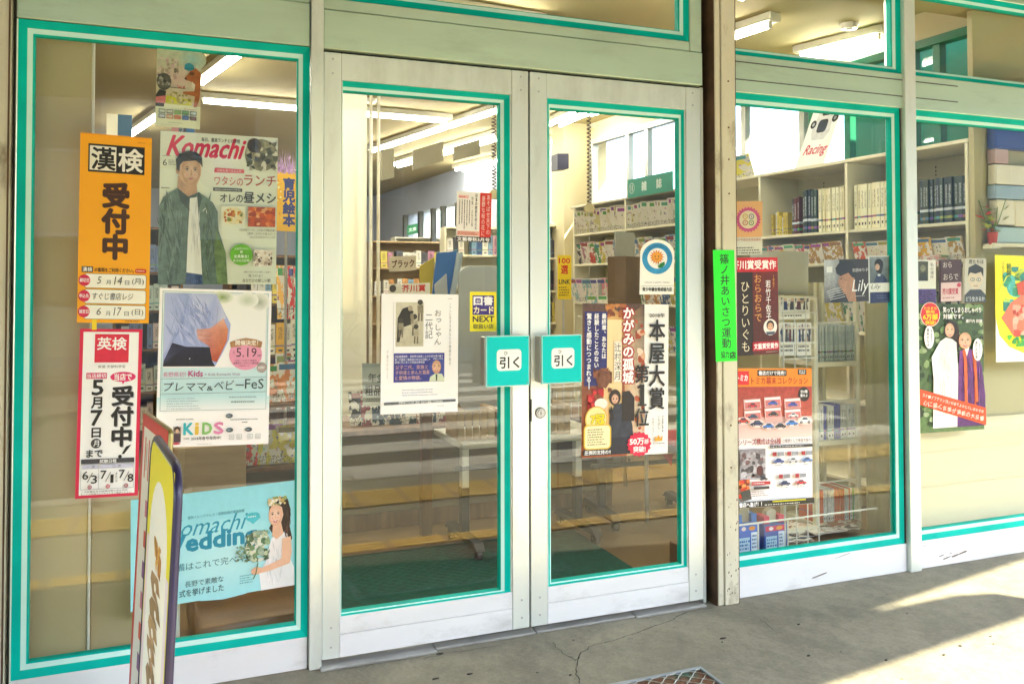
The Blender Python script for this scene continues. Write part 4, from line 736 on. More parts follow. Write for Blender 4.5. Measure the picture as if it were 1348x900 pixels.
p = paper('poster', 'orange topped toy car collection poster showing rows of small cars', 'poster', [(967, 484), (1069, 485), (1069, 662), (969, 670)], GY-.0005, 800, 1420, 'F8F4F0')
p.rect(0, 0, 800, 190, 'F08C1E'); p.rect(0, 190, 800, 720, 'B04A3E', 'F6D6CC'); p.rect(0, 190, 800, 500, 'A83A32', 'C05A48'); p.rect(0, 30, 140, 170, 'E02830'); p.fit('トミカ', 16, 70, 126, 128, 'FFFFFF', bold=.04, sh=.15); p.rr(226, 18, 530, 80, 8, '221C18'); p.fit('書店だけで発売！', 240, 28, 516, 70, 'FFFFFF', bold=.03); p.fit('トミカ幕末コレクション', 164, 92, 756, 166, 'B42818', bold=.01); p.rect(650, 12, 740, 66, '1A1A1E'); p.fit('タカラ', 662, 18, 728, 38, 'FFFFFF', bold=.04); p.fit('TOMY', 662, 42, 728, 60, 'FFFFFF', bold=.04)
p.ell(712, 272, 62, 76, '2A1E1C'); p.fit('全6種', 674, 226, 750, 258, 'FFFFFF', bold=.02); p.fit('集めよ', 674, 268, 750, 300, 'FFFFFF', bold=.02)
def car(cx, cy, s, col, fl=1):
    p.poly([(cx-s*fl, cy+.3*s), (cx-.95*s*fl, cy), (cx-.55*s*fl, cy-.1*s), (cx-.3*s*fl, cy-.42*s), (cx+.3*s*fl, cy-.44*s), (cx+.62*s*fl, cy-.1*s), (cx+s*fl, cy+.02*s), (cx+s*fl, cy+.3*s)], col)
    p.poly([(cx-.42*s*fl, cy-.1*s), (cx-.25*s*fl, cy-.36*s), (cx+.25*s*fl, cy-.38*s), (cx+.45*s*fl, cy-.1*s)], '3A4A5A'); p.ell(cx-.55*s, cy+.3*s, .2*s, .19*s, '1A1A1A'); p.ell(cx+.55*s, cy+.3*s, .2*s, .19*s, '1A1A1A'); p.ell(cx-.55*s, cy+.3*s, .09*s, .09*s, 'C8C8C8'); p.ell(cx+.55*s, cy+.3*s, .09*s, .09*s, 'C8C8C8'); p.ell(cx+.85*s*fl, cy+.08*s, .07*s, .06*s, 'F8F0C0')
for i, c in enumerate(('C8303A', '3A62C8', '3A52C0', '3A4A6A', '2A2A2E', 'E8E8EC')):
    x, y = 92+(i % 3)*208, 300+(i//3)*112+(20 if i % 3 != 1 else 0)-(i % 3)*2; p.poly([(x-12, y), (x+160, y-10), (x+170, y+92), (x-4, y+104)], 'E8B8B4'); p.poly([(x, y+8), (x+154, y), (x+158, y+20), (x+4, y+28)], 'F4F0F0'); p.poly([(x+4, y+30), (x+156, y+22), (x+160, y+86), (x+6, y+94)], 'D07A78'); car(x+82, y+58, 54, c)
for x, y, s, c in ((70, 530, 66, 'C83A2E'), (210, 560, 70, '26305A'), (330, 590, 62, '3A7AC8'), (450, 590, 60, '23232A'), (570, 565, 66, '3A86D8'), (710, 540, 74, 'F0F0F4')): p.ell(x, y+4, s*1.12, s*.62, 'F6D8D0'); car(x, y, s, c, 1 if x < 400 else -1)
p.fit('シリーズ構成は全6種', 16, 715, 452, 780, 'A02828', bold=.015); p.fit('（1種類として単品で発売）', 470, 728, 780, 766, '6A3A34'); p.rect(340, 790, 790, 818, '2A2A2E'); tiny(p, 350, 797, 770, 811, 1, 'F0F0F0', dash=22)
p.rect(30, 820, 290, 1130, '8A8488', 'B8B4B8'); p.blobs(30, 830, 290, 1110, ['6A6468', 'A8A4A8', '4A464A', 'C8C4C8', '7A5A5A'], 60, 30); p.ell(230, 1040, 34, 50, '5A2A2E'); p.rect(0, 1130, 300, 1150, 'F8F4F0')
for i, c in enumerate(('3A56A8', 'D8D8DC', '5A82C8', '2C3A6A', 'D03040')):
    x, y = (420+(i % 3)*150, 950) if i < 3 else (480+(i-3)*170, 1180); p.rect(x-56, y-90, x-16, y-50, 'A82A34'); p.rect(x-10, y-90, x+60, y-50, '9A9CA4'); car(x+5, y, 58, c, -1); tiny(p, x-40, y+38, x+40, y+52, 1, '6A6A6A', dash=12)
p.blobs(0, 1120, 120, 1310, ['D8402A', 'E87A3A', '8A2A20', 'F0B060'], 30, 34); p.poly([(30, 1240), (120, 1220), (140, 1320), (50, 1340)], '4A4A44'); car(265, 1120, 40, '3A3A40'); p.rect(140, 1150, 330, 1182, 'C03038'); tiny(p, 150, 1158, 320, 1174, 1, 'FFFFFF', dash=16); p.rect(160, 1200, 320, 1226, '3A3236'); tiny(p, 120, 1240, 320, 1300, 3, '8A6A6A', dash=14, w=.4)
p.rect(0, 1345, 790, 1405, '26261E'); p.fit('書店へ急げ！！', 14, 1352, 240, 1398, 'FFFFFF', bold=.04); p.rect(350, 1352, 700, 1366, 'D8D020'); tiny(p, 270, 1380, 780, 1396, 1, 'E8E8D8', dash=24); p.finish(p.ob)

p = paper('poster', 'talk book poster of a woman in white beside a bald nun in purple', 'poster', [(1206, 400), (1295, 400), (1295, 565), (1209, 570)], GY+.001, 300, 580, '3E5A34')
p.rect(0, 0, 300, 580, '2E4A2A', '5A7A44'); p.blobs(0, 0, 300, 560, ['3A5A34', '6A8A54', '24401F', '8AA46C', '1C3018', 'A0B488'], 190, 17)
p.ell(56, 48, 44, 56, 'F8E8D8'); p.ell(56, 48, 41, 53, 'D82A30'); p.fit('たちまち', 28, 14, 84, 26, 'FFE830', bold=.02); p.fit('重版', 36, 29, 76, 42, 'FFE830', bold=.02); p.fit('6万部', 24, 46, 88, 72, 'FFE020', bold=.05); p.fit('突破!', 34, 76, 78, 94, 'FFE020', bold=.04)
p.fit('笑ってしまうおしゃべり', 112, 14, 286, 40, 'FFFFFF', bold=.03); p.fit('対談です。', 112, 46, 204, 68, 'FFFFFF', bold=.03); p.fit('瀬戸内 寂聴', 214, 70, 290, 86, 'FFFFFF', bold=.02)
# woman in white
p.poly([(118, 100), (140, 72), (168, 84), (184, 120), (186, 190), (176, 220), (160, 160), (132, 150), (112, 140)], '22181A'); p.face(141, 120, 21, 32, 'F0CCAC', 'D8A684', smile=True); p.strokes(174, 150, 10, 60, ['3A2A28', '120A0A', '5A4038'], 30, 34, 3, 84, 12)
p.raw([(96, 170), (122, 152), (150, 160), (170, 176), (176, 300), (182, 560), (62, 560), (66, 340), (58, 240)], [tuple(range(9))], '', cols=['FFFFFF', 'F4F0EC', 'FFFFFF', 'F0ECEA', 'FDFBFA', 'F4F2F0', 'FFFFFF', 'F8F4F2', 'FFFFFF'])
p.strokes(116, 350, 34, 180, ['E2DEDA', 'D4D0CE', 'FFFFFF'], 50, 90, 5, 88, 8)
# nun
p.raw([(182, 214), (214, 204), (258, 214), (286, 290), (300, 420), (300, 560), (170, 560), (176, 330)], [tuple(range(8))], '', cols=['6A2A7A', '7A3A8A', '8A48A0', '5A1E70', '6A2A84', '4A1660', '5A2070', '6A2A7A']); p.poly([(196, 212), (210, 206), (220, 300), (214, 500), (200, 500), (206, 320)], 'D8622E'); p.poly([(240, 214), (252, 220), (262, 330), (264, 470), (250, 470), (248, 330)], 'D8622E'); p.poly([(204, 196), (228, 196), (216, 240)], 'F8F4EE')
p.face(208, 168, 29, 38, 'F0CAAA', 'D4A07C', smile=True); p.strokes(236, 380, 44, 150, ['3E1252', '8E5AA6', '54206A', '2E0A40'], 60, 90, 5, 86, 10); p.poly([(200, 240), (212, 240), (218, 480), (204, 480)], 'D8622E'); p.poly([(246, 240), (257, 240), (266, 450), (252, 450)], 'D8622E'); p.ell(264, 230, 14, 9, 'E8C0A0')
for cx, cy, t in ((46, 150, '瀬尾まなほ'), (264, 210, '瀬戸内寂聴')): p.ell(cx, cy, 22, 52, 'FFFFFF'); p.vert(t, cx-6, cy-40, cy+42, 12, '2A2A2A', bold=.01); tiny(p, cx+4, cy-34, cx+14, cy+34, 1, '9A9AA8', vertical=True, dash=10)
p.poly([(0, 380), (300, 480), (300, 560), (0, 450)], 'E8501E')
for k, t in enumerate(('スケープファッション対談でよみとくしあわせ術', '心に届く言葉が満載の大反響')):
    y0 = 398+k*30; n = len(t)
    for i, ch in enumerate(t): x = 14+i*(272/n)+(30 if k else 0)*.0; p.fit(ch, x, y0+x*.33, x+230/n, y0+230/n+x*.33+3, 'FFE8D8', bold=.02)
p.finish(p.ob)

p = paper('jacket_sheet', 'dark cd style book advert of a boy in profile with white handwriting', 'advert', [(1084, 343), (1144, 340), (1144, 397), (1086, 398)], GI, 330, 310, '2A2226')
p.raw([(0, 0), (110, 0), (120, 310), (0, 310)], [(0, 1, 2, 3)], '', cols=['D8DCE0', '9AA0A8', '3A3438', '5A5458']); p.rect(18, 50, 60, 92, 'F0F2F2'); p.poly([(90, 40), (140, 12), (200, 20), (228, 90), (220, 140), (232, 310), (120, 310), (140, 240), (106, 190), (98, 160), (112, 130)], 'B48468'); p.poly([(82, 60), (120, 10), (190, 6), (232, 50), (232, 140), (204, 130), (176, 96), (118, 120), (90, 100)], '120E10'); p.poly([(40, 310), (80, 240), (150, 250), (176, 310)], '1E2030'); p.ell(122, 140, 6, 4, '140E0E')
p.fit('石田ゆり子', 206, 68, 324, 92, 'E8E4E4', bold=.01); p.fit('Lily', 200, 150, 328, 262, 'FFFFFF', sh=.25); tiny(p, 220, 266, 320, 274, 1, 'D8D0D0', dash=12)
for k in range(5): p.line([(16+k*6, 232+k*14), (60+k*10, 214+k*16), (118+k*8, 204+k*16)], 3, 'E8E8E8')
p.finish(p.ob)
def bookstand(name, label, px, Y, W, H, col, th=.012):
    p_ = paper(name, label, 'book', px, Y, W, H, col, thick=th); return p_
p = bookstand('book', 'slim navy banded book with a woman on a grey cover beside the teal gasket', [(1142, 337), (1178, 336), (1177, 398), (1145, 399)], GI-.0005, 200, 340, 'E8EAEA')
p.rect(8, 8, 192, 200, '8A949C', '5A646E'); p.ell(80, 62, 34, 40, '1A1618'); p.poly([(56, 60), (100, 40), (110, 90), (96, 130), (60, 120)], '1E181A'); p.ell(68, 82, 18, 24, 'D8B098'); p.poly([(40, 190), (60, 140), (110, 136), (140, 170), (146, 200), (36, 200)], '2E3E66'); p.ell(80, 140, 12, 8, 'E8E8F0'); p.rect(8, 196, 170, 262, 'F4F4F2'); p.fit('Lily', 16, 206, 92, 246, '5A5A5A', sh=.25); p.rect(8, 262, 192, 340, '1E2A5E'); tiny(p, 60, 280, 150, 312, 2, '7A86B0', dash=12, w=.25); p.finish(p.ob)
p = bookstand('book', 'white book with an old portrait and purple band at the left of the top row', [(1206, 342), (1232, 342), (1232, 400), (1206, 400)], GI, 100, 230, 'F4F2EA')
p.rect(6, 8, 60, 110, '4A4A32'); p.ell(34, 44, 14, 18, '8A8664'); p.poly([(14, 110), (20, 70), (48, 66), (58, 110)], '2A2C1E'); p.vert('私の場所', 80, 14, 100, 18, '3A3A3A'); p.rect(0, 152, 100, 230, '5A3A86'); tiny(p, 8, 160, 92, 222, 5, '241444', dash=22, w=.4); p.finish(p.ob)
p = bookstand('book', 'dark red book with white handwritten title and pink band in the top row', [(1238, 342), (1266, 341), (1265, 396), (1239, 397)], GI, 110, 230, '4A2224')
p.fit('おら', 12, 14, 58, 44, 'E8D8D0', bold=.01); p.fit('おらで', 14, 78, 92, 112, 'E8D8D0', bold=.01); p.rect(0, 126, 110, 230, 'F6D4D6'); p.fit('芥川賞受賞', 8, 158, 92, 192, 'C82A40', bold=.03); p.ell(96, 142, 11, 12, 'D83A50'); tiny(p, 10, 204, 80, 216, 1, 'B86A70', dash=10); p.finish(p.ob)
p = bookstand('book', 'book with a plain cartoon face in glasses at the right of the top row', [(1270, 340), (1299, 340), (1297, 398), (1270, 398)], GI, 120, 240, 'D8D2C4')
p.ell(60, 110, 40, 60, 'EAD8C0'); p.poly([(16, 100), (20, 50), (60, 30), (104, 54), (104, 104), (90, 74), (60, 84), (30, 78)], '24221E'); p.ell(44, 116, 13, 10, '2A2620'); p.ell(44, 116, 10, 7, 'F4EEE0'); p.ell(78, 116, 13, 10, '2A2620'); p.ell(78, 116, 10, 7, 'F4EEE0'); p.ell(45, 116, 3.5, 4, '1A1612'); p.ell(77, 116, 3.5, 4, '1A1612'); p.line([(48, 150), (74, 150)], 3, '8A4A3A'); p.fit('君たちは', 20, 8, 104, 30, '1E1C18', bold=.02); p.poly([(0, 200), (30, 170), (90, 170), (120, 200), (120, 240), (0, 240)], '3E4248'); p.fit('どう生きるか', 8, 208, 112, 232, 'F0F0F0', bold=.02); p.finish(p.ob)
p = paper('map_sheet', 'bright yellow and green illustrated map sheet at the far right edge', 'sheet', [(1309, 338), (1390, 336), (1390, 477), (1312, 474)], GY+.0005, 330, 560, 'F6EE20')
p.poly([(0, 330), (20, 420), (70, 480), (160, 520), (330, 530), (330, 560), (0, 560)], 'FBFBF4'); p.blobs(40, 60, 330, 300, ['2E9A70', '3AB48A', '1E8A7A', 'B8D84A', '4AB8B0'], 60, 34); p.poly([(30, 330), (80, 250), (150, 200), (300, 240), (330, 400), (200, 440), (90, 420)], 'E87A5A'); p.blobs(90, 260, 330, 430, ['F0A890', 'D84A3A', 'E8C0A8', 'B83A2A'], 40, 22)
p.blobs(60, 420, 330, 480, ['3AA84A', '5AC83A', '1E7A34'], 30, 18); p.poly([(110, 150), (170, 120), (230, 150), (230, 200), (120, 210)], 'C84A2A'); p.vert('ふるさと', 40, 30, 120, 20, '6A6A10'); p.vert('絵図', 72, 40, 110, 24, '2A6A2A', bold=.02); p.line([(10, 200), (60, 110), (140, 80), (330, 60)], 6, 'D8E848'); p.vert('おいでよ', 115, 440, 500, 14, '2A5A2A'); p.finish(p.ob)
# ================================================================== inside the shop
def slab(name, x0, y0, z0, x1, y1, z1, M, kind='structure', label=None, cat=None):
    b = MB(); b.box(x0, y0, z0, x1, y1, z1); o = b.build(name, M); return tag(o, label, cat, None, kind)
slab('shop_floor', -3.6, .06, -.2, 5.2, 12.2, -.001, FLOORIN)
slab('shop_ceiling', -3.6, -.0, 2.90, 4.25, 12.2, 3.0, CEIL); slab('shop_ceiling', 4.251, .0, 2.90, 5.3, .45, 3.0, CEIL); slab('right_return_wall', 5.2, .11, 0, 5.3, .45, 2.899, WALLIN); slab('right_return_wall', 4.24, .45, 0, 5.3, .5, 2.899, WALLIN)
slab('front_lintel', -3.6, .105, 2.66, 5.19, .25, 2.899, CEIL)
slab('fascia_wall', -13, .001, 2.876, 14, .10, 3.4, mat('fascia', (.3, .3, .28), .7))
slab('left_wall', -3.6, .3, 0, -3.5, 12, 2.9, WALLIN)
slab('roof_slab', -14, .101, 3.001, 4.3, 12.6, 3.3, mat('roof_concrete', (.2, .2, .2), .8))
# back wall with a window opening in it
BW = 12.0; b = MB(); b.box(-3.5, BW, 0, 4.2, BW+.12, 2.899); tag(b.build('back_wall', WALLBL), kind='structure')
# ---- right wall, skewed a little against the shopfront; local x runs along it, local y points into the room
WD = Vector((-.09, 1, 0)).normalized(); WN = Vector((1, .09, 0)).normalized(); P0 = Vector((3.62, 0, 0)); RZ = math.atan2(WD.y, WD.x)
def wp(t, y, z): return P0 + WD*t - WN*y + Vector((0, 0, z))
FT0, FT1, FZ0, FZ1 = 7.95, 10.25, 1.86, 2.42
def wallbox(M, *bs, name='right_wall'):
    b = MB()
    for t0, t1, y0, y1, z0, z1 in bs: b.box(t0, y0, z0, t1, y1, z1)
    o = b.build(name, M); o.location = P0; o.rotation_euler = (0, 0, RZ); return o
tag(wallbox(WALLIN, (.12, 5.2, -.60, -.46, 0, 2.03), (.12, 5.2, -.60, -.46, 2.72, 2.899), (.12, .30, -.60, -.46, 2.03, 2.72), (2.62, 2.98, -.60, -.46, 2.03, 2.72), (4.48, 5.2, -.60, -.46, 2.03, 2.72)), kind='structure')
tag(wallbox(WALLBL, (5.2, 12, -.60, -.46, 0, FZ0), (5.2, 12, -.60, -.46, FZ1, 2.899), (5.2, FT0, -.60, -.46, FZ0, FZ1), (FT1, 12, -.60, -.46, FZ0, FZ1)), kind='structure')
def sash(label, t0, t1, bars, M):
    r_ = root('side_window', label, 'window', wp(t0, -.47, 0), RZ); w = t1-t0
    for nm, a in (('frame', (0, 2.03, .05, 2.72)), ('frame', (w-.05, 2.03, w, 2.72)), ('frame', (.05, 2.67, w-.05, 2.72)), ('frame', (.05, 2.03, w-.05, 2.07))):
        b = MB(); b.box(a[0], 0, a[1], a[2], .07, a[3]); b.build(nm, M, r_, bevel=.003)
    for x in bars: b = MB(); b.box(x-.025, .005, 2.07, x+.025, .06, 2.67); b.build('mullion', M, r_, bevel=.003)
    b = MB(); b.box(.05, .02, 2.07, w-.05, .024, 2.67); b.build('pane', GLASS, r_)
AL = mat('sash_aluminium', (.45, .45, .42), .35, .5, .06); GRN = mat('green_sash', (.0, .17, .09), .4, 0, .1)
sash('wide clear side window above the white books shelf', 1.66, 2.62, (.62, ), AL)
sash('green framed side window with the car sheet leaning in it', .30, 1.62, (.35, .52, 1.0), GRN)
sash('side window above the green hanging magazine sign', 2.98, 4.48, (.55, .85), AL)
slab('neighbour_wall', 4.9, .7, 0, 5.1, 2.4, 3.4, mat('green_cladding', (.0, .19, .09), .6, 0, .1, 2), 'thing', 'green clad neighbouring wall seen through the side window', 'wall')
slab('neighbour_house', 9, 1.5, 0, 12, 14, 2.7, mat('neighbour_plaster', (.6, .6, .58), .8), 'thing', 'low pale neighbouring house outside the side windows', 'building')
r_ = root('side_window', 'distant side window of three dark framed panes over the far bookcases', 'window', wp(FT0, -.47, 0), RZ); w = FT1-FT0
for x in (0, .55, .95, 1.5, w-.08): b = MB(); b.box(x, 0, FZ0, x+.08, .07, FZ1); b.build('frame', GAP, r_)
b = MB(); b.box(.08, .02, FZ0, w-.08, .024, FZ1); b.build('pane', GLASS, r_)
# ---- tall ivory bookcase on that wall
bc = root('bookcase', 'long ivory bookcase along the right wall under the side windows', 'bookcase', P0, RZ)
def part(name, M, par, *bs, bev=.002):
    b = MB()
    for a in bs: b.box(*a)
    return b.build(name, M, par, bevel=bev)
part('top_board', SHELF, bc, (.165, -.34, 2.0, 4.15, .004, 2.02)); part('back_panel', mat('case_back', hx('D8CFA8'), .6, 0, .05, 2), bc, (.18, -.345, .02, 4.1, -.335, 1.999), bev=0)
for t in (.17, .93, 1.65, 2.45, 3.24, 4.09): part('upright', SHELF, bc, (t, -.334, 0, t+.02, 0, 1.9985))
for t0, t1 in ((.1905, .9295), (.9505, 1.6495), (1.6705, 2.4495), (2.4705, 3.2395), (3.2605, 4.0895)):
    zs = (1.59, 1.40, 1.0, .6, .15) if t0 < 2 else (1.74, 1.465, 1.12, .75, .38, .08)
    for z_ in zs: part('shelf', SHELF, bc, (t0, -.334, z_, t1, -.003, z_+.018))
for t in (1.02, 1.12, 1.42, .32, .6):
    b = MB()
    for k in range(14): b.box(t, -.333, 1.66+k*.022, t+.006, -.331, 1.67+k*.022)
    o = b.build('slotted_strip', GAP, bc)
# ---- books
def bookmesh(nm, M):
    b = MB(); b.box(0, 0, 0, .08, 1, 1); b.box(.92, 0, 0, 1, 1, 1); b.box(.08, .96, 0, .92, 1, 1); b.box(.08, .02, .015, .92, .96, .985, 1); return b.mesh(nm, [M, PAGES])
BM = bookmesh('book_mesh', SPINE); BMD = bookmesh('dark_book_mesh', DSPINE)
b = MB(); b.box(0, 0, 0, 1, 1, 1); CMESH = b.mesh('cover_mesh', [COVER])
NB = [0]
def book(loc, rz, dims, col, label, group, mesh=BM, name='book', cat='book', tilt=0, lean=0):
    o = bpy.data.objects.new(name, mesh); link(o); o.location = loc; o.rotation_euler = (tilt, lean, rz); o.scale = dims; o.color = (*col, 1)
    NB[0] += 1; return tag(o, label, cat, group)
def cname(c):
    r, g, b = c[:3]; M, m = max(c[:3]), min(c[:3])
    if M-m < .12: return 'dark' if M < .2 else 'grey' if M < .55 else 'pale'
    if r == M: return 'yellow' if g > .7*r and b < .5*r else 'orange' if g > .4*r and b < .35*r else 'pink' if b > .5*r and r > .4 else 'red' if r > .3 else 'brown'
    return ('green' if g > .2 else 'dark green') if g == M else ('blue' if b > .2 else 'navy')
ORD = ['lowest', 'second', 'third', 'fourth', 'fifth', 'sixth']
def row(origin, rz, length, depth, h, th, cols, label, group, mesh=BM, hv=.08, gap=.1, maxn=99):
    d = Vector((math.cos(rz), math.sin(rz), 0)); x = 0; n = 0
    while x < length-th and n < maxn:
        w = th*random.uniform(.8, 1.25)
        if random.random() < gap: x += w*.6; continue
        hh = h*random.uniform(1-hv, 1); ln = random.choice((0, 0, 0, .03)) if gap else 0
        book(Vector(origin)+d*x, rz, (w*.96, depth*random.uniform(.9, 1), hh), q_ := random.choice(cols), label.replace('book ', cname(q_)+' book ', 1) if label.startswith(('book in', 'thin book')) else label, group, mesh, lean=ln); x += w+.001; n += 1
IV = [lin(c) for c in ((.93, .90, .76), (.90, .87, .72), (.95, .93, .82))]; DKB = [(.02, .04, .05), (.03, .06, .05), (.015, .03, .06), (.04, .06, .03)]
PASTEL = [(.6, .62, .55), (.5, .55, .6), (.62, .52, .5), (.45, .55, .5), (.7, .68, .6), (.35, .12, .1), (.15, .2, .35)]
MIX = [(.5, .08, .06), (.05, .12, .3), (.6, .5, .1), (.1, .3, .15), (.7, .68, .6), (.45, .2, .3), (.08, .08, .1), (.6, .3, .1), (.75, .72, .68), (.2, .35, .5), (.7, .7, .65), (.65, .62, .55)]
S1 = 1.609
row(wp(.20, -.22, S1), RZ, .29, .2, .235, .021, DKB, 'dark blue encyclopedia volume at the right end of the upper bookcase shelf', 'dark encyclopedia volumes', BMD, .01, 0)
row(wp(.955, -.22, S1), RZ, .24, .2, .262, .021, IV, 'ivory volume in the left block of the encyclopedia row', 'ivory volumes left of the upright', BM, .01, 0)
row(wp(.53, -.22, S1), RZ, .40, .2, .258, .0215, IV, 'ivory volume in the right block of the encyclopedia row', 'ivory volumes right of the upright', BM, .01, 0)
row(wp(1.20, -.22, S1), RZ, .115, .2, .27, .022, DKB, 'black and blue volume beside the ivory encyclopedia block', 'dark volumes by the ivory block', BMD, .05, 0)
row(wp(1.34, -.22, S1), RZ, .07, .2, .235, .02, [(.12, .02, .02), (.03, .03, .03)], 'black book with red top at the left of the dark volumes', 'black and red books', BMD, .05, 0)
row(wp(1.45, -.2, S1), RZ, .17, .16, .16, .018, [(.7, .55, .05), (.6, .45, .05), (.6, .58, .5)], 'small yellow paperback near the left end of the book row', 'small yellow paperbacks', BM, .3, .3)
def mags(t0, t1, z, w, h, step, label, group, yaw=0, y=-.02, tilt=-.25, cols=MIX, nm='magazine'):
    t = t0
    while t < t1:
        book(wp(t, y-(.02*random.random()), z), RZ+yaw+random.uniform(-.05, .05), (w*random.uniform(.9, 1.05), .008, h*random.uniform(.88, 1.03)), q_ := random.choice(cols), label.replace('magazine', cname(q_)+' magazine', 1) if label.startswith('magazine') else label, group, CMESH, nm, 'magazine', tilt=tilt); t += step
WARM = [(.7, .12, .05), (.8, .45, .05), (.75, .6, .1), (.6, .1, .15), (.75, .7, .55), (.5, .3, .1)]
mags(.21, .86, 1.42, .10, .125, .085, 'red and yellow children magazine on the narrow shelf behind the small book covers', 'warm magazines on the right narrow shelf', cols=WARM)
mags(.97, 1.6, 1.42, .10, .13, .075, 'red and yellow magazine on the narrow shelf behind the cream board', 'warm magazines on the left narrow shelf', cols=WARM)
LIGHTC = [(.75, .72, .6), (.7, .65, .5), (.8, .78, .7), (.5, .48, .4), (.65, .6, .3)]
mags(3.28, 4.0, 1.76, .16, .21, .055, 'magazine leaning on the top shelf under the green magazine sign', 'magazines on the top shelf under the sign', yaw=.7, y=-.12, cols=LIGHTC)
mags(2.48, 3.15, 1.76, .16, .21, .055, 'magazine leaning on the top shelf right of the sign post', 'magazines on the top shelf right bay', yaw=.7, y=-.12, cols=LIGHTC)
mags(3.35, 4.0, 1.484, .15, .20, .10, 'bright magazine leaning on the second shelf of the bookcase', 'magazines on the second shelf', yaw=.5, y=-.10)
mags(3.28, 4.05, 1.14, .15, .22, .12, 'pink and red magazine on the third bookcase shelf', 'magazines on the third shelf', cols=[(.8, .3, .4), (.7, .1, .15), (.8, .7, .7), (.3, .5, .5)])
mags(2.5, 3.2, 1.484, .15, .20, .12, 'magazine on the second shelf behind the sunflower sticker', 'magazines on the second shelf right bay', yaw=.3, y=-.10)
mags(2.5, 3.2, 1.14, .15, .22, .12, 'magazine on the third shelf behind the prize poster', 'magazines on the third shelf right bay'); mags(2.5, 3.2, .78, .15, .2, .13, 'magazine on a low bookcase shelf behind the prize poster', 'magazines on the low right bay shelf')
mags(.97, 1.62, 1.02, .15, .24, .12, 'magazine on the low shelf behind the dark novel poster', 'magazines on the low shelf left bay'); mags(.21, .9, 1.02, .15, .24, .12, 'magazine on the low shelf in the right bay', 'magazines on the low shelf right bay')
# a stack of things on the bookcase top
q = [wp(1.27, -.14, 2.47), wp(1.05, -.14, 2.45), wp(1.15, -.05, 2.025), wp(1.40, -.05, 2.022)]
p = paper('car_sheet', 'white sheet with a racing car seen from above leaning on the bookcase top', 'sheet', None, 0, 220, 380, 'F6F6F4', pts=q)
p.poly([(60, 40), (160, 40), (180, 200), (150, 240), (60, 236), (38, 190)], 'D8DADE'); p.rr(82, 60, 140, 110, 10, '22262E'); p.rr(74, 130, 146, 200, 20, '2A303A'); p.ell(36, 150, 22, 22, '1E1E22'); p.ell(190, 132, 22, 22, '1E1E22'); p.ell(36, 150, 10, 10, 'A8A8AC'); p.ell(190, 132, 10, 10, 'A8A8AC')
for k in range(4): p.line([(70, 20+k*8), (84, 22+k*8)], 4, '444444'); p.line([(180, 20+k*8), (194, 22+k*8)], 4, '444444')
p.fit('Racing', 30, 262, 206, 330, 'D8304A', sh=.4, bold=.02); p.finish(p.ob)
book(wp(1.75, -.05, 2.021), RZ, (.35, .01, .16), (.85, .75, .1), 'yellow magazine lying against the side window above the bookcase', 'magazines on the bookcase top', CMESH, 'magazine', 'magazine', tilt=-.35)
book(wp(2.15, -.06, 2.021), RZ, (.28, .01, .11), (.75, .72, .68), 'pale magazine at the left end of the bookcase top', 'magazines on the bookcase top', CMESH, 'magazine', 'magazine', tilt=-.35)
q = [wp(3.18, .02, 2.155), wp(2.58, .02, 2.155), wp(2.58, .02, 2.005), wp(3.18, .02, 2.005)]
p = paper('hanging_sign', 'green magazine section sign with white lettering over the bookcase', 'sign', None, 0, 600, 150, '12987C', pts=q, thick=.012)
p.ell(60, 75, 40, 44, 'D8F4EC'); p.ell(60, 75, 35, 39, '12987C'); p.fit('11', 46, 50, 74, 100, 'E8FFF8', bold=.03); p.fit('雑', 200, 38, 270, 112, 'E8FFF8', bold=.03); p.fit('誌', 400, 38, 470, 112, 'E8FFF8', bold=.03); p.finish(p.ob)

# ---- fluorescent lights
TUBE = emis('fluorescent_tube', (1, .94, .79), 7.5); HOUS = mat('lamp_housing', (.62, .60, .50), .4)
def lamp(label, p, q, n=1, cuts=1, z=2.83, off=.055, drop=.0):
    p, q = Vector((*p, z)), Vector((*q, z)); d = (q-p); L = d.length; d.normalize(); r_ = root('ceiling_lamp', label, 'lamp', (p+q)/2, math.atan2(d.y, d.x), 'fluorescent ceiling lamps')
    part('housing', HOUS, r_, (-L/2-.03, -.09 if n > 1 else -.05, .02, L/2+.03, .09 if n > 1 else .05, 2.899-z), bev=.006)
    for k in range(n):
        yy = 0 if n == 1 else (k-.5)*2*off
        for c_ in range(cuts):
            a = -L/2+L*c_/cuts+.02; e = -L/2+L*(c_+1)/cuts-.02; b = MB(); b.tube([(a, yy, -.002), (e, yy, -.002)], .016, 8); b.build('tube', TUBE, r_, smooth=False)
            for s_ in (a-.012, e+.001): part('tube_holder', WIRE, r_, (s_, yy-.014, -.018, s_+.011, yy+.014, .0195), bev=0)
Z = 2.83
def az(x, y): v = atz(x, y, Z); return (v.x, v.y)
lamp('lamp with two tubes in line running across behind the dog poster and left door', az(265, 133), az(590, 160), 1, 2)
lamp('slanting lamp right of the dog poster', az(265, 110), az(318, 71)); lamp('slanting lamp left of the dog poster', az(173, 178), az(210, 153))
lamp('long lamp of three tubes slanting up to the right in the left door', az(488, 200), az(658, 146), 1, 3)
lamp('second long twin lamp slanting in the left door', az(518, 219), az(660, 180), 2, 2); lamp('twin lamp beside the coiled cord in the left door', az(604, 224), az(665, 211), 2)
lamp('distant twin lamp over the far bookcases', az(550, 254), az(604, 240), 2); lamp('distant small twin lamp left of the back window', az(495, 267), az(532, 256), 2)
lamp('lamp at the left top of the right door', az(730, 165), az(768, 148), 2); lamp('lower lamp at the left top of the right door', az(731, 189), az(790, 172), 2); lamp('short lamp at the top centre of the right door', az(770, 152), az(808, 144), 1)
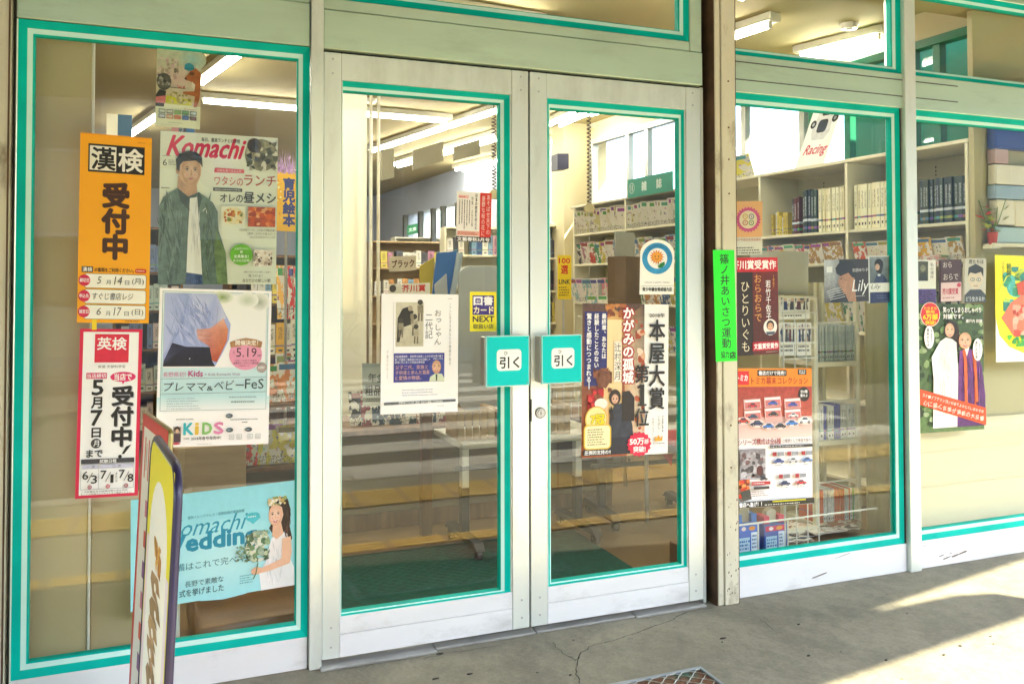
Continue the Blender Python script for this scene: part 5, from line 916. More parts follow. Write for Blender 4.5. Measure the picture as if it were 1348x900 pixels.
lamp('lamp in the transom right of the cream post', az(955, 53), az(1016, 33), 1); lamp('twin lamp over the car sheet at the top right', az(1058, 76), az(1166, 50), 2, 1, z=2.83)
lamp('added lamp out of view inside the window by the post', (2.1, .75), (2.75, .75), 2); lamp('lamp deep in the shop left part', (-1.8, 7.5), (-.8, 7.6), 2); lamp('lamp deep in the shop centre part', (1.2, 9.2), (2.2, 9.3), 2); lamp('lamp near the front left', (-1.6, 2.2), (-.9, 2.3), 2); lamp('lamp above the front table', (1.0, 1.6), (1.9, 1.7), 2); lamp('lamp above the left window area', (-.2, 1.2), (.6, 1.3), 2)  # the first lamp is added out of view to brighten the right window interior
for (x, y) in ((1118, 34), (488, 132)):
    v = atz(x, y, 2.89); sm = root('smoke_detector', 'small round ceiling detector %s' % ('near the twin lamp at top right' if x > 1000 else 'in the left door'), 'detector', v)
    b = MB(); b.tube([(0, 0, .008), (0, 0, -.022)], [.06, .045], 16); b.build('cover', WIRE, sm); b = MB(); b.tube([(0, 0, -.022), (0, 0, -.03)], .02, 12); b.build('sensor', HOUS, sm)

# ---- hanging coiled cords
for (x, y0, y1, Y, lab) in ((775, 152, 268, 2.2, 'coiled cord hanging with a pale tag in the right door'), (650, 150, 250, 2.2, 'coiled cord hanging behind the left door edge')):
    a, c_ = at(x, y0, Y), at(x, y1, Y); r_ = root('coiled_cord', lab, 'cord', (a.x, Y, 0)); n = 22; H = a.z-c_.z
    b = MB(); b.tube([(.014*math.cos(k*math.pi/3), .014*math.sin(k*math.pi/3), a.z-H*k/(n*6)) for k in range(n*6+1)], .004, 5); b.build('coil', mat('cord_brown', (.07, .055, .035), .5), r_)
    b = MB(); b.tube([(0, 0, a.z-.001), (0, 0, 2.9)], .003, 5); b.build('hanger', BLACK, r_)
    b = MB(); b.prism([(-.032, c_.z-.06), (.032, c_.z-.06), (.04, c_.z-.03), (.018, c_.z), (-.018, c_.z), (-.04, c_.z-.03)], -.012, .012); b.build('tag', mat('tag_cream', (.45, .38, .2), .5), r_, bevel=.003)
    b = MB(); b.tube([(0, 0, c_.z-.06), (.0, 0, c_.z-.5)], .002, 4); b.build('string', WIRE, r_)

# ---- generic bookcase of the shop floor
def case(label, loc, rz, w, h, d, zs, M, cols, n_rows=None, th=.05, glabel='book', hb=.22, sign=None):
    r_ = root('bookcase', label, 'bookcase', loc, rz); D = Vector((math.cos(rz), math.sin(rz), 0)); Nn = Vector((-D.y, D.x, 0))
    part('side', M, r_, (-w/2, 0, 0, -w/2+.02, d, h)); part('side', M, r_, (w/2-.02, 0, 0, w/2, d, h)); part('back', M, r_, (-w/2+.02, d-.012, .0, w/2-.02, d, h-.0005), bev=0); part('top', M, r_, (-w/2+.0205, 0, h-.02, w/2-.0205, d-.0125, h-.0005))
    for i, z_ in enumerate(zs):
        part('shelf', M, r_, (-w/2+.0205, .003, z_, w/2-.0205, d-.0125, z_+.02))
        if n_rows is None or i < n_rows:
            o = Vector(loc)+D*(w/2-.03)+Nn*.19+Vector((0, 0, z_+.021)); row(o, rz+math.pi, w-.07, .16, hb, th, cols, 'book in the %s row of ' % ('top', 'second', 'third', 'fourth', 'fifth')[i]+glabel, 'books in '+glabel, BM, .2, .12)
    return r_
v = at(543, 400, 7.4); case('brown bookcase far behind the white leaflet', (v.x, 7.4, 0), 0, 1.05, 1.85, .3, (1.5, 1.15, .8), PLY, MIX, 2, .07, 'the brown bookcase')
v = at(586, 400, 9.0); case('tall grey bookcase by the far wall', (v.x, 9.0, 0), 0, 1.5, 2.0, .3, (1.68, 1.35, 1.02), SHELF, PASTEL, 2, .11, 'the tall grey far bookcase')
v = at(640, 400, 5.6); case('grey bookcase behind the red magazine notice', (v.x+.1, 5.6, 0), -.1, 1.1, 1.92, .3, (1.6, 1.27, .95, .6), SHELF, MIX, 3, .06, 'the case behind the red notice')
v = at(196, 330, 4.2); case('dark bookcase between the orange and magazine posters', (v.x, 4.2, 0), .05, .5, 1.75, .3, (1.38, 1.08, .78, .45, .15), WOOD, PASTEL, 5, .045, 'the dark bookcase by the orange poster')
v = at(372, 330, 3.0); case('dark picture book case at the right of the left window', (v.x-.0, 3.0, 0), .1, .7, 1.5, .3, (1.15, .8, .45), WOOD, WARM+MIX, 3, .05, 'the picture book case', .25)
v = at(741, 330, 4.8); case('narrow bookcase at the left edge of the right door', (v.x-.15, 4.8, 0), .1, .7, 1.9, .3, (1.55, 1.22, .9, .55), SHELF, MIX, 3, .05, 'the narrow case')

# ---- left window surroundings
b = MB(); b.box(-3.5, .10, 0, -.315, .16, 2.9); tag(b.build('partition', OLIVE, bevel=.003), 'olive grey partition panel just inside the left window', 'panel')
v = at(236, 820, .22); b = MB(); b.box(-.313, .17, 0, v.x, .20, .60); tag(b.build('low_panel', OLIVE, bevel=.003), 'low pale panel behind the standing signs', 'panel')
b = MB(); b.box(v.x-.012, .165, 0, v.x+.002, .205, .605); tag(b.build('edge_strip', WIRE), 'white edge strip of the low panel', 'strip')
b = MB(); b.tube([(-.31, .095, 0), (-.31, .095, 2.1)], .004, 6); tag(b.build('vertical_wire', WIRE), 'thin pale wire along the edge of the partition panel', 'wire')
a, c_ = at(228, 590, 1.1), at(262, 642, 1.1); b = MB(); b.box(a.x, 1.1, 0, c_.x+.2, 1.5, a.z); tag(b.build('tan_cabinet', PLY, bevel=.004), 'tan cabinet under the baby event poster', 'cabinet')
v = at(335, 800, .3)
ch = root('leather_stool', 'low brown leather seat cushion under the wedding poster', 'stool', (v.x, .36, 0), .08)
b = MB(); b.prism(rrect(-.22, .025, .30, .115, .035), -.16, .16, plane='xz'); b.build('seat', LEATHER, ch, bevel=.012, smooth=True)
b = MB(); b.tube([(-.21, -.163, .07), (.29, -.163, .07)], .008, 6); b.build('seam', LEATHER, ch)
for x in (-.17, .25):
    for y in (-.12, .12): b = MB(); b.tube([(x, y, 0), (x, y, .03)], .018, 8); b.build('leg', BLACK, ch)
# magazine racks seen low in the left window
def rackmags(x0, x1, y, z, w, h, n, label, group, cols):
    for i in range(n): book((x0+(x1-x0)*i/max(1, n-1), y+random.uniform(0, .01)-.006*i, z), random.uniform(-.05, .05), (w, .006, h*random.uniform(.9, 1.05)), random.choice(cols), label, group, CMESH, 'magazine', 'magazine', tilt=-.2)
a, c_ = at(264, 596, 1.35), at(392, 640, 1.35)
rk = root('magazine_rack', 'low wooden rack of bright comics between the baby and wedding posters', 'rack', ((a.x+c_.x)/2, 1.4, 0)); W2 = (c_.x-a.x)/2+.05
for z_ in (.12, .42, .72): part('shelf', WOOD, rk, (-W2, -.12, z_-.02, W2, .2, z_))
part('side', WOOD, rk, (-W2-.02, -.12, 0, -W2, .2, .95)); part('side', WOOD, rk, (W2, -.12, 0, W2+.02, .2, .95))
rackmags(a.x, c_.x-.1, 1.36, .421, .13, .2, 5, 'red and pink comic on the low rack above the wedding poster', 'comics on the low rack', [(.8, .08, .06), (.7, .1, .35), (.75, .3, .45), (.7, .6, .1)])
rackmags(a.x, c_.x-.1, 1.36, .721, .13, .2, 5, 'comic on the upper shelf of the low rack', 'comics on the upper low rack', [(.35, .05, .25), (.8, .3, .1), (.3, .1, .4), (.1, .3, .15)])
q = [at(363, 226, 1.9), at(392, 228, 1.9), at(392, 305, 1.9), at(363, 304, 1.9)]
p = paper('picture_book_sign', 'yellow picture book section sign with blue lettering right of the magazine poster', 'sign', None, 0, 300, 780, 'E8B01C', pts=q, thick=.01)
p.vert('育児絵本', 180, 70, 720, 170, '28327A', bold=.05); p.blobs(10, 100, 80, 700, ['F0E6A0', 'D88A20'], 14, 16); p.finish(p.ob)
b = MB(); b.tube([((q[0].x+q[1].x)/2, 1.93, .0), ((q[0].x+q[1].x)/2, 1.93, q[0].z)], .008, 6); tag(b.build('sign_pole', STEEL), 'thin pole holding the yellow picture book sign', 'pole')
PUR = mat('lilac_paper', (.55, .32, .62), .6, 0, .3, 30)
fl = root('lilac_decoration', 'bunch of lilac paper grass above the yellow sign', 'decoration', (q[0].x+.03, 1.9, q[0].z))
b = MB()
for i in range(70):
    x = random.uniform(-.04, .14); L_ = random.uniform(.05, .14); dx = random.uniform(-.03, .03); b.add([(x, 0, -.01), (x+.005, 0, -.01), (x+dx, random.uniform(-.03, .03), L_)], [(0, 1, 2)])
o = b.build('paper_blades', PUR, fl); o['kind'] = 'stuff'
v = at(155, 162, 3.5); b = MB(); b.box(v.x-.07, 3.5, v.z-.12, v.x, 3.52, v.z+.06, 0); b.box(v.x, 3.5, v.z-.12, v.x+.09, 3.52, v.z+.06, 1); tag(b.build('hanging_board', [SHELF, mat('navy_board', (.01, .08, .16), .5)]), 'small blue and pale board hanging over the orange exam poster', 'board')
rackmags(at(366, 330, 2.0).x, at(388, 330, 2.0).x, 2.02, at(370, 420, 2.0).z, .09, .3, 4, 'red and orange picture book standing right of the man poster', 'picture books right of the man poster', [(.85, .2, .05), (.9, .5, .1), (.8, .05, .05)])
rackmags(at(362, 460, 2.0).x, at(388, 460, 2.0).x, 1.9, at(370, 535, 2.0).z, .1, .3, 3, 'dark picture book with bright blooms right of the baby poster', 'picture books right of the baby poster', [(.05, .08, .05), (.5, .12, .03), (.04, .03, .05)])
rackmags(at(355, 600, 1.5).x, at(384, 600, 1.5).x, 1.5, at(370, 612, 1.5).z, .12, .2, 4, 'purple and pink comic right of the baby event poster', 'comics right of the baby poster', [(.4, .05, .4), (.75, .25, .4), (.3, .1, .5)])

# ---- what stands behind the left door
tag(slab('green_mat', .42, .10, -.0005, 1.86, 1.10, .010, MATG), kind='structure')
v0, v1 = at(450, 575, 1.5), at(551, 700, 1.5)
cab = root('display_counter', 'grey beige display counter with a brown plinth behind the left door', 'counter', (0, 1.5, 0))
part('body', mat('counter_grey', (.20, .16, .10), .5, 0, .06, 2), cab, (v0.x-.5, 0, .09, 2.3, .5, v0.z), bev=.004); part('plinth', WOOD, cab, (v0.x-.5, .01, 0, 2.3, .49, .088)); part('counter_top', WOOD, cab, (v0.x-.52, -.02, v0.z+.001, 2.32, .52, v0.z+.03))
v = at(561, 650, 1.32); b = MB(); b.box(v.x-.028, 1.3, 0, v.x+.028, 1.35, .72); tag(b.build('wooden_post', WOOD, bevel=.003), 'brown square post standing before the counter', 'post')
rackmags(at(462, 480, 1.6).x, at(548, 480, 1.6).x, 1.62, v0.z+.032, .17, .2, 7, 'dark magazine laid out on the counter behind the left door', 'dark magazines on the counter', [(.03, .03, .03), (.06, .04, .04), (.3, .08, .1), (.02, .05, .08)])
# trolley table with crates of wood: frame, two legs with feet, castors
def trolley(label, x, y, w, h, rz=0, M=STEEL):
    r_ = root('trolley_table', label, 'table', (x, y, 0), rz)
    part('table_top', mat('table_grey', (.42, .40, .33), .4), r_, (-w/2, -.2, h-.03, w/2, .25, h), bev=.003); part('cross_bar', GAP, r_, (-w/2+.02, -.02, h-.17, w/2-.02, .0, h-.145))
    for s_ in (-1, 1):
        x_ = s_*(w/2-.08); part('leg', WIRE if M is WIRE else GAP, r_, (x_-.018, -.02, .30, x_+.018, .02, h-.0305)); part('leg', BLACK, r_, (x_-.02, -.022, .075, x_+.02, .022, .2995))
        b = MB(); b.prism([(-.24, .05), (.24, .05), (.2, .085), (-.2, .085)], x_-.025, x_+.025, plane='yz'); b.build('foot', BLACK, r_, bevel=.004)
        for q_ in (-.2, .2):
            b = MB(); b.tube([(x_-.013, q_, .028), (x_+.013, q_, .028)], .027, 12); cw = b.build('castor', BLACK, r_); b = MB(); b.tube([(x_-.016, q_, .028), (x_+.016, q_, .028)], .012, 10); b.build('hub', CHROME, cw)
    return r_
v = at(618, 572, 1.05); trolley('trolley table with wooden crates behind the left door pull plate', v.x+.28, 1.05, .78, v.z, .03, WIRE)
for i in range(3):
    xx = v.x-.06+i*.2; cr = root('wooden_crate', ('slatted crate at the left end of the trolley table', 'slatted crate in the middle of the trolley table', 'slatted crate at the right of the trolley table behind the pull plate')[i], 'crate', (xx+.05, 1.0, v.z+.001), random.uniform(-.05, .05), 'crates on the trolley')
    for k in range(5): part('slat', PLY, cr, (-.09+k*.037, -.1, 0, -.09+k*.037+.03, -.09, .14), bev=.001)
    part('side', PLY, cr, (-.095, -.089, 0, -.083, .12, .14)); part('side', PLY, cr, (.083, -.089, 0, .095, .12, .14)); part('base', PLY, cr, (-.0825, -.089, 0, .0825, .12, .01))
# boards and panels leaning deeper in the shop
def board(name, px, Y, col, label, cat='board', M=None, th=.02):
    ps = [at(a, b_, Y) for a, b_ in px]; b = MB(); b.prism([(p_.x, p_.z) for p_ in ps], Y, Y+th); return tag(b.build(name, M or mat(name+str(px[0][0]), col, .5, 0, .08, 3), bevel=.003), label, cat)
board('blue_board', [(568, 400), (575, 333), (602, 330), (590, 400)], 3.6, (.03, .13, .38), 'blue board leaning deep in the shop behind the leaflet')
board('pale_board', [(591, 400), (602, 332), (610, 334), (597, 402)], 3.55, (.35, .42, .48), 'narrow pale blue board leaning beside the blue board')
board('yellow_board', [(553, 400), (553, 350), (572, 338), (568, 400)], 3.8, (.5, .38, .04), 'yellow board leaning left of the blue board')
board('grey_board', [(574, 395), (572, 375), (588, 360), (590, 395)], 3.5, (.35, .38, .4), 'small grey board below the blue board')
ps = at(633, 540, 1.9); b = MB(); b.prism(rrect(ps.x-.14, at(633, 540, 1.9).z, ps.x+.14, at(633, 350, 1.9).z, .07), 1.9, 1.92); tag(b.build('grey_screen', mat('screen_grey', (.40, .42, .42), .4, 0, .05), bevel=.003), 'grey round shouldered panel behind the yellow sticker', 'panel')
q = [at(512, 374, 2.4), at(566, 372, 2.4), at(566, 402, 2.4), at(512, 404, 2.4)]
p = paper('prize_card', 'cream card with red prize lettering above the leaflet', 'card', None, 0, 540, 300, 'D8D4C4', pts=q); p.fit('芥川賞', 170, 20, 480, 110, 'C8342A', bold=.04); p.ell(50, 60, 44, 50, '4A4442'); p.finish(p.ob)
q = [at(512, 338, 4.6), at(548, 336, 4.6), at(548, 356, 4.6), at(512, 358, 4.6)]
p = paper('comic_sign', 'dark brown comic section sign hung on the brown bookcase', 'sign', None, 0, 360, 200, 'C8BCA0', pts=q); p.fit('ブラック', 40, 50, 330, 150, '5A2A22', bold=.04); p.finish(p.ob)
q = [at(536, 297, 8), at(550, 294, 8), at(550, 307, 8), at(536, 310, 8)]
p = paper('section_sign', 'small dark green section sign hanging in the far left of the shop', 'sign', None, 0, 140, 130, '0E6A44', pts=q); p.fit('文庫', 20, 40, 120, 90, 'C8E8D8', bold=.02); p.finish(p.ob)
for px_, Y_, lab in (([(544, 198), (584, 186), (584, 212), (544, 224)], 4.0, 'cream board hanging below the lamps in the left door'), ([(598, 193), (632, 183), (632, 203), (598, 212)], 3.8, 'second cream board hanging below the lamps in the left door'), ([(502, 196), (519, 196), (519, 234), (502, 238)], 4.4, 'grey box shaped board hanging left of the lamps')):
    board('hanging_board', px_, Y_, (.42, .38, .26), lab, 'board', th=.04)
board('hanging_speaker', [(734, 202), (749, 202), (749, 222), (734, 224)], 4.2, (.03, .03, .06), 'small dark speaker box on the wall in the right door', 'speaker', th=.15)
c_ = at(757, 200, 4.6); slab('square_column', c_.x-.12, 4.6, 0, c_.x+.14, 4.9, 2.9, WALLIN)
a, c_ = at(440, 200, 3.0), at(483, 200, 3.0); slab('reflection_column', a.x, 3.0, 0, c_.x, 3.2, 2.9, mat('reflection_white', (.93, .90, .76), .4, 0, .02))  # added pale column standing in for a bright street reflection in the door glass
for px_ in (488, 498): v = at(px_, 300, 3.0); b = MB(); b.tube([(v.x, 3.0, 0), (v.x, 3.0, 2.9)], .012, 8); tag(b.build('reflection_pipe', mat('pipe_cream', (.8, .74, .58), .4)), 'added thin cream pipe %s the reflection column in the left door' % ('close beside' if px_ < 490 else 'slightly apart from'), 'pipe')  # added pipes that stand in for reflected ones
# ---- behind the right door
q = [at(734, 336, 2.6), at(752, 336, 2.6), at(752, 394, 2.6), at(734, 394, 2.6)]
p = paper('yellow_banner', 'yellow banner with red number at the left of the right door', 'banner', None, 0, 200, 600, 'F0D01C', pts=q); p.fit('100', 20, 40, 180, 110, 'D83020', bold=.05); p.vert('選', 100, 130, 260, 110, 'D83020', bold=.03); p.fit('LINK', 20, 330, 180, 390, '2A2A2A', bold=.04); tiny(p, 20, 420, 180, 560, 4, '8A6A10', dash=26); p.finish(p.ob)
b = MB(); b.tube([((q[2].x+q[3].x)/2, 2.62, 0), ((q[2].x+q[3].x)/2, 2.62, q[0].z)], .007, 6); tag(b.build('banner_pole', STEEL), 'thin pole behind the yellow banner', 'pole')
sp = root('spinner_rack', 'dark wire spinner rack of small picture books in the right door', 'rack', (at(790, 400, 2.6).x, 2.6, 0))
b = MB(); b.tube([(0, 0, 0), (0, 0, 1.3)], .015, 8); b.build('pole', STEEL, sp); b = MB(); b.tube([(0, 0, 0), (0, 0, .02)], .22, 16); b.build('base', BLACK, sp)
for k in range(4):
    b = MB(); b.tube([(.16*math.cos(t*math.pi/6), .16*math.sin(t*math.pi/6), .4+k*.22) for t in range(12)], .004, 5, closed=True); b.build('ring', WIRE, sp)
for k in range(4):
    for i in range(4):
        book((sp.location.x-.17+i*.085, 2.45, .40+k*.22), 0, (.078, .01, .16), random.choice([(.8, .3, .4), (.7, .1, .1), (.75, .7, .6), (.2, .4, .5)]), 'small pink and red picture book on the spinner rack', 'books on the spinner rack', CMESH, 'picture_book', 'book', tilt=-.15)
bx_ = root('brown_display_box', 'open brown cardboard display box left of the sunflower sticker', 'box', (at(822, 400, 1.9).x, 1.9, 0), .5); zt = at(822, 338, 1.9).z; zb = at(822, 425, 1.9).z
part('body', mat('dark_card', (.16, .10, .05), .7, 0, .15, 6), bx_, (-.09, -.07, zb, .09, .07, zt)); part('lid', mat('lid_grey', (.32, .32, .27), .6), bx_, (-.10, .0, zt+.001, .13, .012, zt+.16)); part('stand', STEEL, bx_, (-.012, -.012, 0, .012, .012, zb-.001), bev=0)
v = at(800, 604, 1.2); trolley('rolling trolley base with two castored feet behind the prize poster', v.x+.22, 1.2, .66, v.z+.12, -.1)
tw = root('tube_chair', 'white steel tube chair leg at the right of the right door', 'chair', (at(893, 700, .8).x+.18, .95, 0))
for y_ in (-.17, .17): b = MB(); b.tube([(-.18, y_, 0), (-.18, y_, .40), (-.14, y_, .44), (.2, y_, .44), (.22, y_, 0)], .012, 8); b.build('leg_frame', WIRE, tw, smooth=True)
part('seat', mat('seat_red', (.4, .03, .03), .6), tw, (-.18, -.19, .455, .22, .19, .49), bev=.01)
wb_ = root('wire_basket', 'wire mesh basket behind the right door pull plate', 'basket', (at(752, 560, 1.6).x, 1.6, 0)); z0, z1 = at(752, 568, 1.6).z, at(752, 512, 1.6).z
b = MB()
for k in range(7): b.tube([(-.14+k*.047, -.1, z0), (-.14+k*.047, -.1, z1)], .0025, 4)
for k in range(4): zz = z0+(z1-z0)*k/3; b.tube([(-.14, -.1, zz), (.142, -.1, zz), (.142, .12, zz), (-.14, .12, zz)], .003, 4, closed=True)
o = b.build('mesh_wires', WIRE, wb_); o['kind'] = 'stuff'; part('base', WOOD, wb_, (-.14, -.1, z0-.3, .142, .12, z0-.006)); part('stand', WOOD, wb_, (-.1, -.06, 0, .1, .08, z0-.3005))
b = MB(); q_ = [at(872, 598, .9), at(886, 598, .9), at(884, 613, .9)]; b.prism([(p_.x, p_.z) for p_ in q_], .9, .903); tag(b.build('red_flag', mat('flag_red', (.45, .02, .03), .6)), 'small red triangular flag below the prize poster', 'flag')
b = MB(); b.tube([at(845, 598, .9), at(900, 596, .9)], .004, 6); tag(b.build('flag_rod', WIRE), 'thin white rod the red flag hangs from', 'rod')

# ---- behind the right windows
st = root('magazine_stand', 'narrow ivory magazine stand with three stepped shelves behind the right window', 'stand', (0, 0, 0))
xa, xb = 2.80, 3.06
for x, y in ((xa, .36), (xb, .36), (xa, .60), (xb, .60)): part('post', SHELF, st, (x-.011, y-.011, .0 if x > 3 or y > .5 else .11, x+.011, y+.011, 1.30))
SZ = [(.915, 1.10), (.535, .72), (.135, .33)]
for z_, zl in SZ: part('shelf', SHELF, st, (xa+.0115, .345, z_-.025, xb-.0115, .61, z_)); part('guard_rail', WIRE, st, (xa+.0115, .35, zl, xb-.0115, .356, zl+.008))
part('head_board', mat('head_cream', (.62, .60, .50), .5, 0, .04), st, (2.45, .38, 1.24, 2.788, .392, 1.45)); part('head_shelf', SHELF, st, (2.30, .33, 1.215, 2.788, .50, 1.235)); part('back_sheet', mat('stand_back', hx('C9BD8C'), .6), st, (xa+.012, .612, .14, xb-.012, .618, 1.3), bev=0)
for i, ((z_, zl), cols) in enumerate(zip(SZ, ([(.55, .6, .55), (.5, .55, .5), (.45, .5, .45)], [(.75, .74, .7), (.7, .7, .66), (.1, .12, .4)], [(.7, .7, .66), (.6, .1, .05), (.1, .4, .12), (.6, .62, .66)]))):
    row((xb-.013, .50, z_+.001), math.pi, .235, .145, (.175, .17, .16)[i], (.008, .020, .012)[i], cols, 'thin book on the %s shelf of the ivory stand' % ('top', 'middle', 'bottom')[i], 'books on the %s shelf of the ivory stand' % ('top', 'middle', 'bottom')[i], BM, .06, 0)
# pale curtain like sheet with soft folds
b = MB(); N_ = 40; pts = [(3.10+.5*i/N_, .34+.02*math.sin(i*.55)+.01*math.sin(i*1.3)) for i in range(N_+1)]
b.add([(x, y, 0.0) for x, y in pts]+[(x, y, 1.25) for x, y in pts], [(i, i+1, i+N_+2, i+N_+1) for i in range(N_)]); tag(b.build('cream_curtain', mat('curtain_cream', hx('D9CFA2'), .8, 0, .04, 2), smooth=True), 'cream curtain with soft vertical folds behind the right window', 'curtain')
b = MB(); b.box(3.08, .11, 0, 4.9, .125, .64); tag(b.build('white_board', mat('board_white', (.72, .66, .48), .5, 0, .03, 1), bevel=.002), 'low white board behind the couple poster window', 'board')
b = MB(); b.box(3.50, .20, .0, 4.9, .215, .96); tag(b.build('cream_board', CREAM, bevel=.002), 'taller cream board behind the yellow map sheet', 'board')
# wire rack with papers
wr_ = root('wire_rack', 'white wire rack holding folded papers right of the dark novel poster', 'rack', (0, 0, 0)); a, c_ = at(1025, 392, .2), at(1070, 470, .2)
b = MB(); xs_ = [a.x+(c_.x-a.x)*k/3 for k in range(4)]
for x in xs_: b.tube([(x, .17, 0), (x, .17, a.z)], .003, 5); 
b.build('upright', WIRE, wr_)
for k in range(5): z_ = a.z-(a.z-c_.z)*k/4; b = MB(); b.tube([(xs_[0], .17, z_), (xs_[-1], .17, z_)], .003, 5); b.build('cross_wire', WIRE, wr_)
for (px0, py0, px1, py1, lab) in ((1026, 391, 1066, 420, 'paper with dark caption at the top of the wire rack'), (1026, 425, 1048, 468, 'paper with a group photo at the left of the wire rack'), (1049, 425, 1068, 468, 'paper with a group photo at the right of the wire rack')):
    p = paper('folded_paper', lab, 'paper', [(px0, py0), (px1, py0-1), (px1, py1), (px0, py1)], .19, 100, 100, 'EDEBE4')
    p.blobs(4, 4, 96, 56, ['8A8A90', 'C8C4BC', '5A5A66', 'E4E0D8', '3A4A6A', 'B89A80'], 36, 9)
    for k in range(4): p.poly([(14+k*22, 20), (24+k*22, 20), (27+k*22, 58), (11+k*22, 58)], ['2A3A6A', '4A4A4A', '6A3A3A', '3A3A44'][k]); p.ell(19+k*22, 14, 5, 7, 'D8B8A0')
    tiny(p, 8, 66, 90, 90, 2, '5A5A5A', dash=8); p.finish(p.ob)
bs_ = root('wire_basket', 'low white wire basket at the foot of the window by the post', 'basket', (0, 0, 0))
a, c_ = at(964, 692, .12), at(1074, 672, .12)
b = MB(); b.tube([(a.x-.05, .12, a.z), (c_.x+.35, .12, a.z)], .0045, 6); b.build('top_wire', WIRE, bs_)
for x in (998, 1037): v = at(x, 700, .12); b = MB(); b.tube([(v.x, .12, .0), (v.x, .12, a.z)], .004, 6); b.build('upright', WIRE, bs_)
part('base_board', WOOD, bs_, (2.07, .10, .0, 3.05, .5, .10), bev=.003); part('side_rail', SHELF, bs_, (2.4, .33, .12, 2.79, .345, .14), bev=0)
def tissue(label, px0, px1, Y, z0, z1, c1, c2, cuts):
    x0, x1 = at(px0, 700, Y).x, at(px1, 700, Y).x; r_ = root('tissue_box', label, 'box', ((x0+x1)/2, Y, z0)); w = (x1-x0)/2; h = z1-z0
    part('carton', mat('carton_'+label.split()[0], c1, .4), r_, (-w, 0, 0, w, .09, h*.78)); part('flap', mat('flap_'+label.split()[0], c2, .4), r_, (-w*.9, .01, h*.78+.0005, -w*.4, .08, h)); part('flap', mat('flap_'+label.split()[0], c2, .4), r_, (w*.4, .01, h*.78+.0005, w*.9, .08, h))
    b = MB(); b.prism([(-w*.5, h*.78), (w*.5, h*.78), (w*.42, h*1.12), (w*.1, h*1.2), (-w*.4, h*1.1)], .03, .06); b.build('tissue', mat('tissue_grey', (.5, .47, .38), .7), r_)
    bpy.context.view_layer.update(); pr = Print(100, 100, (-w+(x0+x1)/2, Y-.0004, z0+h*.78), (2*w, 0, 0), (0, 0, -h*.78), (0, -1, 0)); pr.rect(*cuts[0], 'BFE0F4'); pr.micro(12, 52, 60, 88, 3, '3A6AB8', dash=9); pr.rect(62, 30, 92, 92, 'D8E8F8'); pr.micro(66, 36, 88, 86, 4, '30508A', dash=6); pr.rect(6, 6, 94, 26, cuts[1]); pr.ell(30, 16, 10, 7, 'F8E8F0'); pr.ell(66, 16, 14, 7, 'F0A040'); pr.finish(r_.children[0])
tissue('blue carton of tissues in the low basket by the post', 970, 1000, .2, .101, .27, (.02, .12, .55), (.02, .16, .6), ((8, 45, 56, 92), '2A6AD8'))
tissue('pink carton of tissues in the middle of the low basket', 1006, 1036, .2, .101, .25, (.03, .10, .45), (.6, .04, .12), ((8, 45, 56, 92), 'D82A5A'))
for i in range(6): book((2.50+.07*i, .26+.02*(i % 3), .102+.006*i), random.uniform(-.4, .4), (.19, .15, .006), random.choice([(.3, .1, .05), (.5, .4, .3), (.1, .08, .08), (.45, .2, .1)]), 'worn newspaper lying on the basket board right of the cartons', 'newspapers on the basket board', CMESH, 'newspaper', 'newspaper')
# books and cushions in the rightmost window
v = at(1255, 338, .3); book((v.x-.1, .3, v.z-.05), .1, (.22, .1, .06), (.75, .35, .35), 'pink box file lying above the small book covers', 'pink box file', CMESH, 'box_file', 'box')
a = at(1281, 120, .13); slab('cream_pillar', a.x, .13, 0, 5.19, .16, 2.655, mat('pillar_olive', hx('BDB48C'), .6, 0, .05, 2))
for (x0, y0, x1, y1, col, lab) in ((1311, 262, 1330, 285, (.6, .3, .4), 'pink box in the upper right corner of the shop'), (1311, 286, 1345, 318, (.15, .35, .7), 'pale blue box under the pink one'), (1331, 165, 1400, 215, (.02, .06, .4), 'deep blue panel at the far right top')):
    pass
CB = [((1311, 166, 1420, 196), (.03, .07, .35), 'deep blue box at the very top right'), ((1311, 197, 1328, 216), (.6, .42, .46), 'small pink box under the deep blue box'), ((1312, 217, 1420, 243), (.85, .82, .74), 'white box in the middle of the right corner stack'), ((1311, 244, 1420, 262), (.34, .48, .66), 'pale blue box in the right corner stack'), ((1314, 263, 1336, 296), (.85, .8, .66), 'cream box low in the right corner stack'), ((1337, 263, 1420, 298), (.82, .76, .6), 'second cream box low in the right corner stack'), ((1311, 299, 1420, 320), (.4, .55, .6), 'light blue box at the bottom of the right corner stack')]
CB = [((x0, y0+0, x1, y1), c_, l_) for (x0, y0, x1, y1), c_, l_ in CB]
for (x0, y0, x1, y1), col, lab in CB:
    a, c_ = at(x0, y1, .07), at(x1, y0, .07); a.z = at(1330, y1, .07).z; c_.z = at(1330, y0, .07).z; b = MB(); b.box(a.x, .07, a.z+.001, min(c_.x, 4.45), .12, c_.z); tag(b.build('stacked_box', mat('box_%d' % int(col[2]*1000+y0), col, .45, 0, .06, 5), bevel=.004), lab, 'box')
zt = at(1330, 320, .07).z; b = MB(); b.box(at(1311, 320, .07).x-.02, .06, zt-.02, 4.5, .125, zt); tag(b.build('wall_shelf', SHELF, bevel=.003), 'ivory shelf under the stack of boxes at the far right', 'shelf')
for x_ in (4.02, 4.45): b = MB(); b.box(x_, .09, 0, x_+.015, .105, zt-.0205); tag(b.build('shelf_leg', SHELF), 'ivory leg under the far right shelf, %s' % ('left one' if x_ < 4.1 else 'right one'), 'leg')
pl = root('potted_plant', 'small red flowering plant with yellow green leaves at the far right', 'plant', (at(1308, 330, .08).x, .085, at(1316, 322, .08).z+.0), 0)
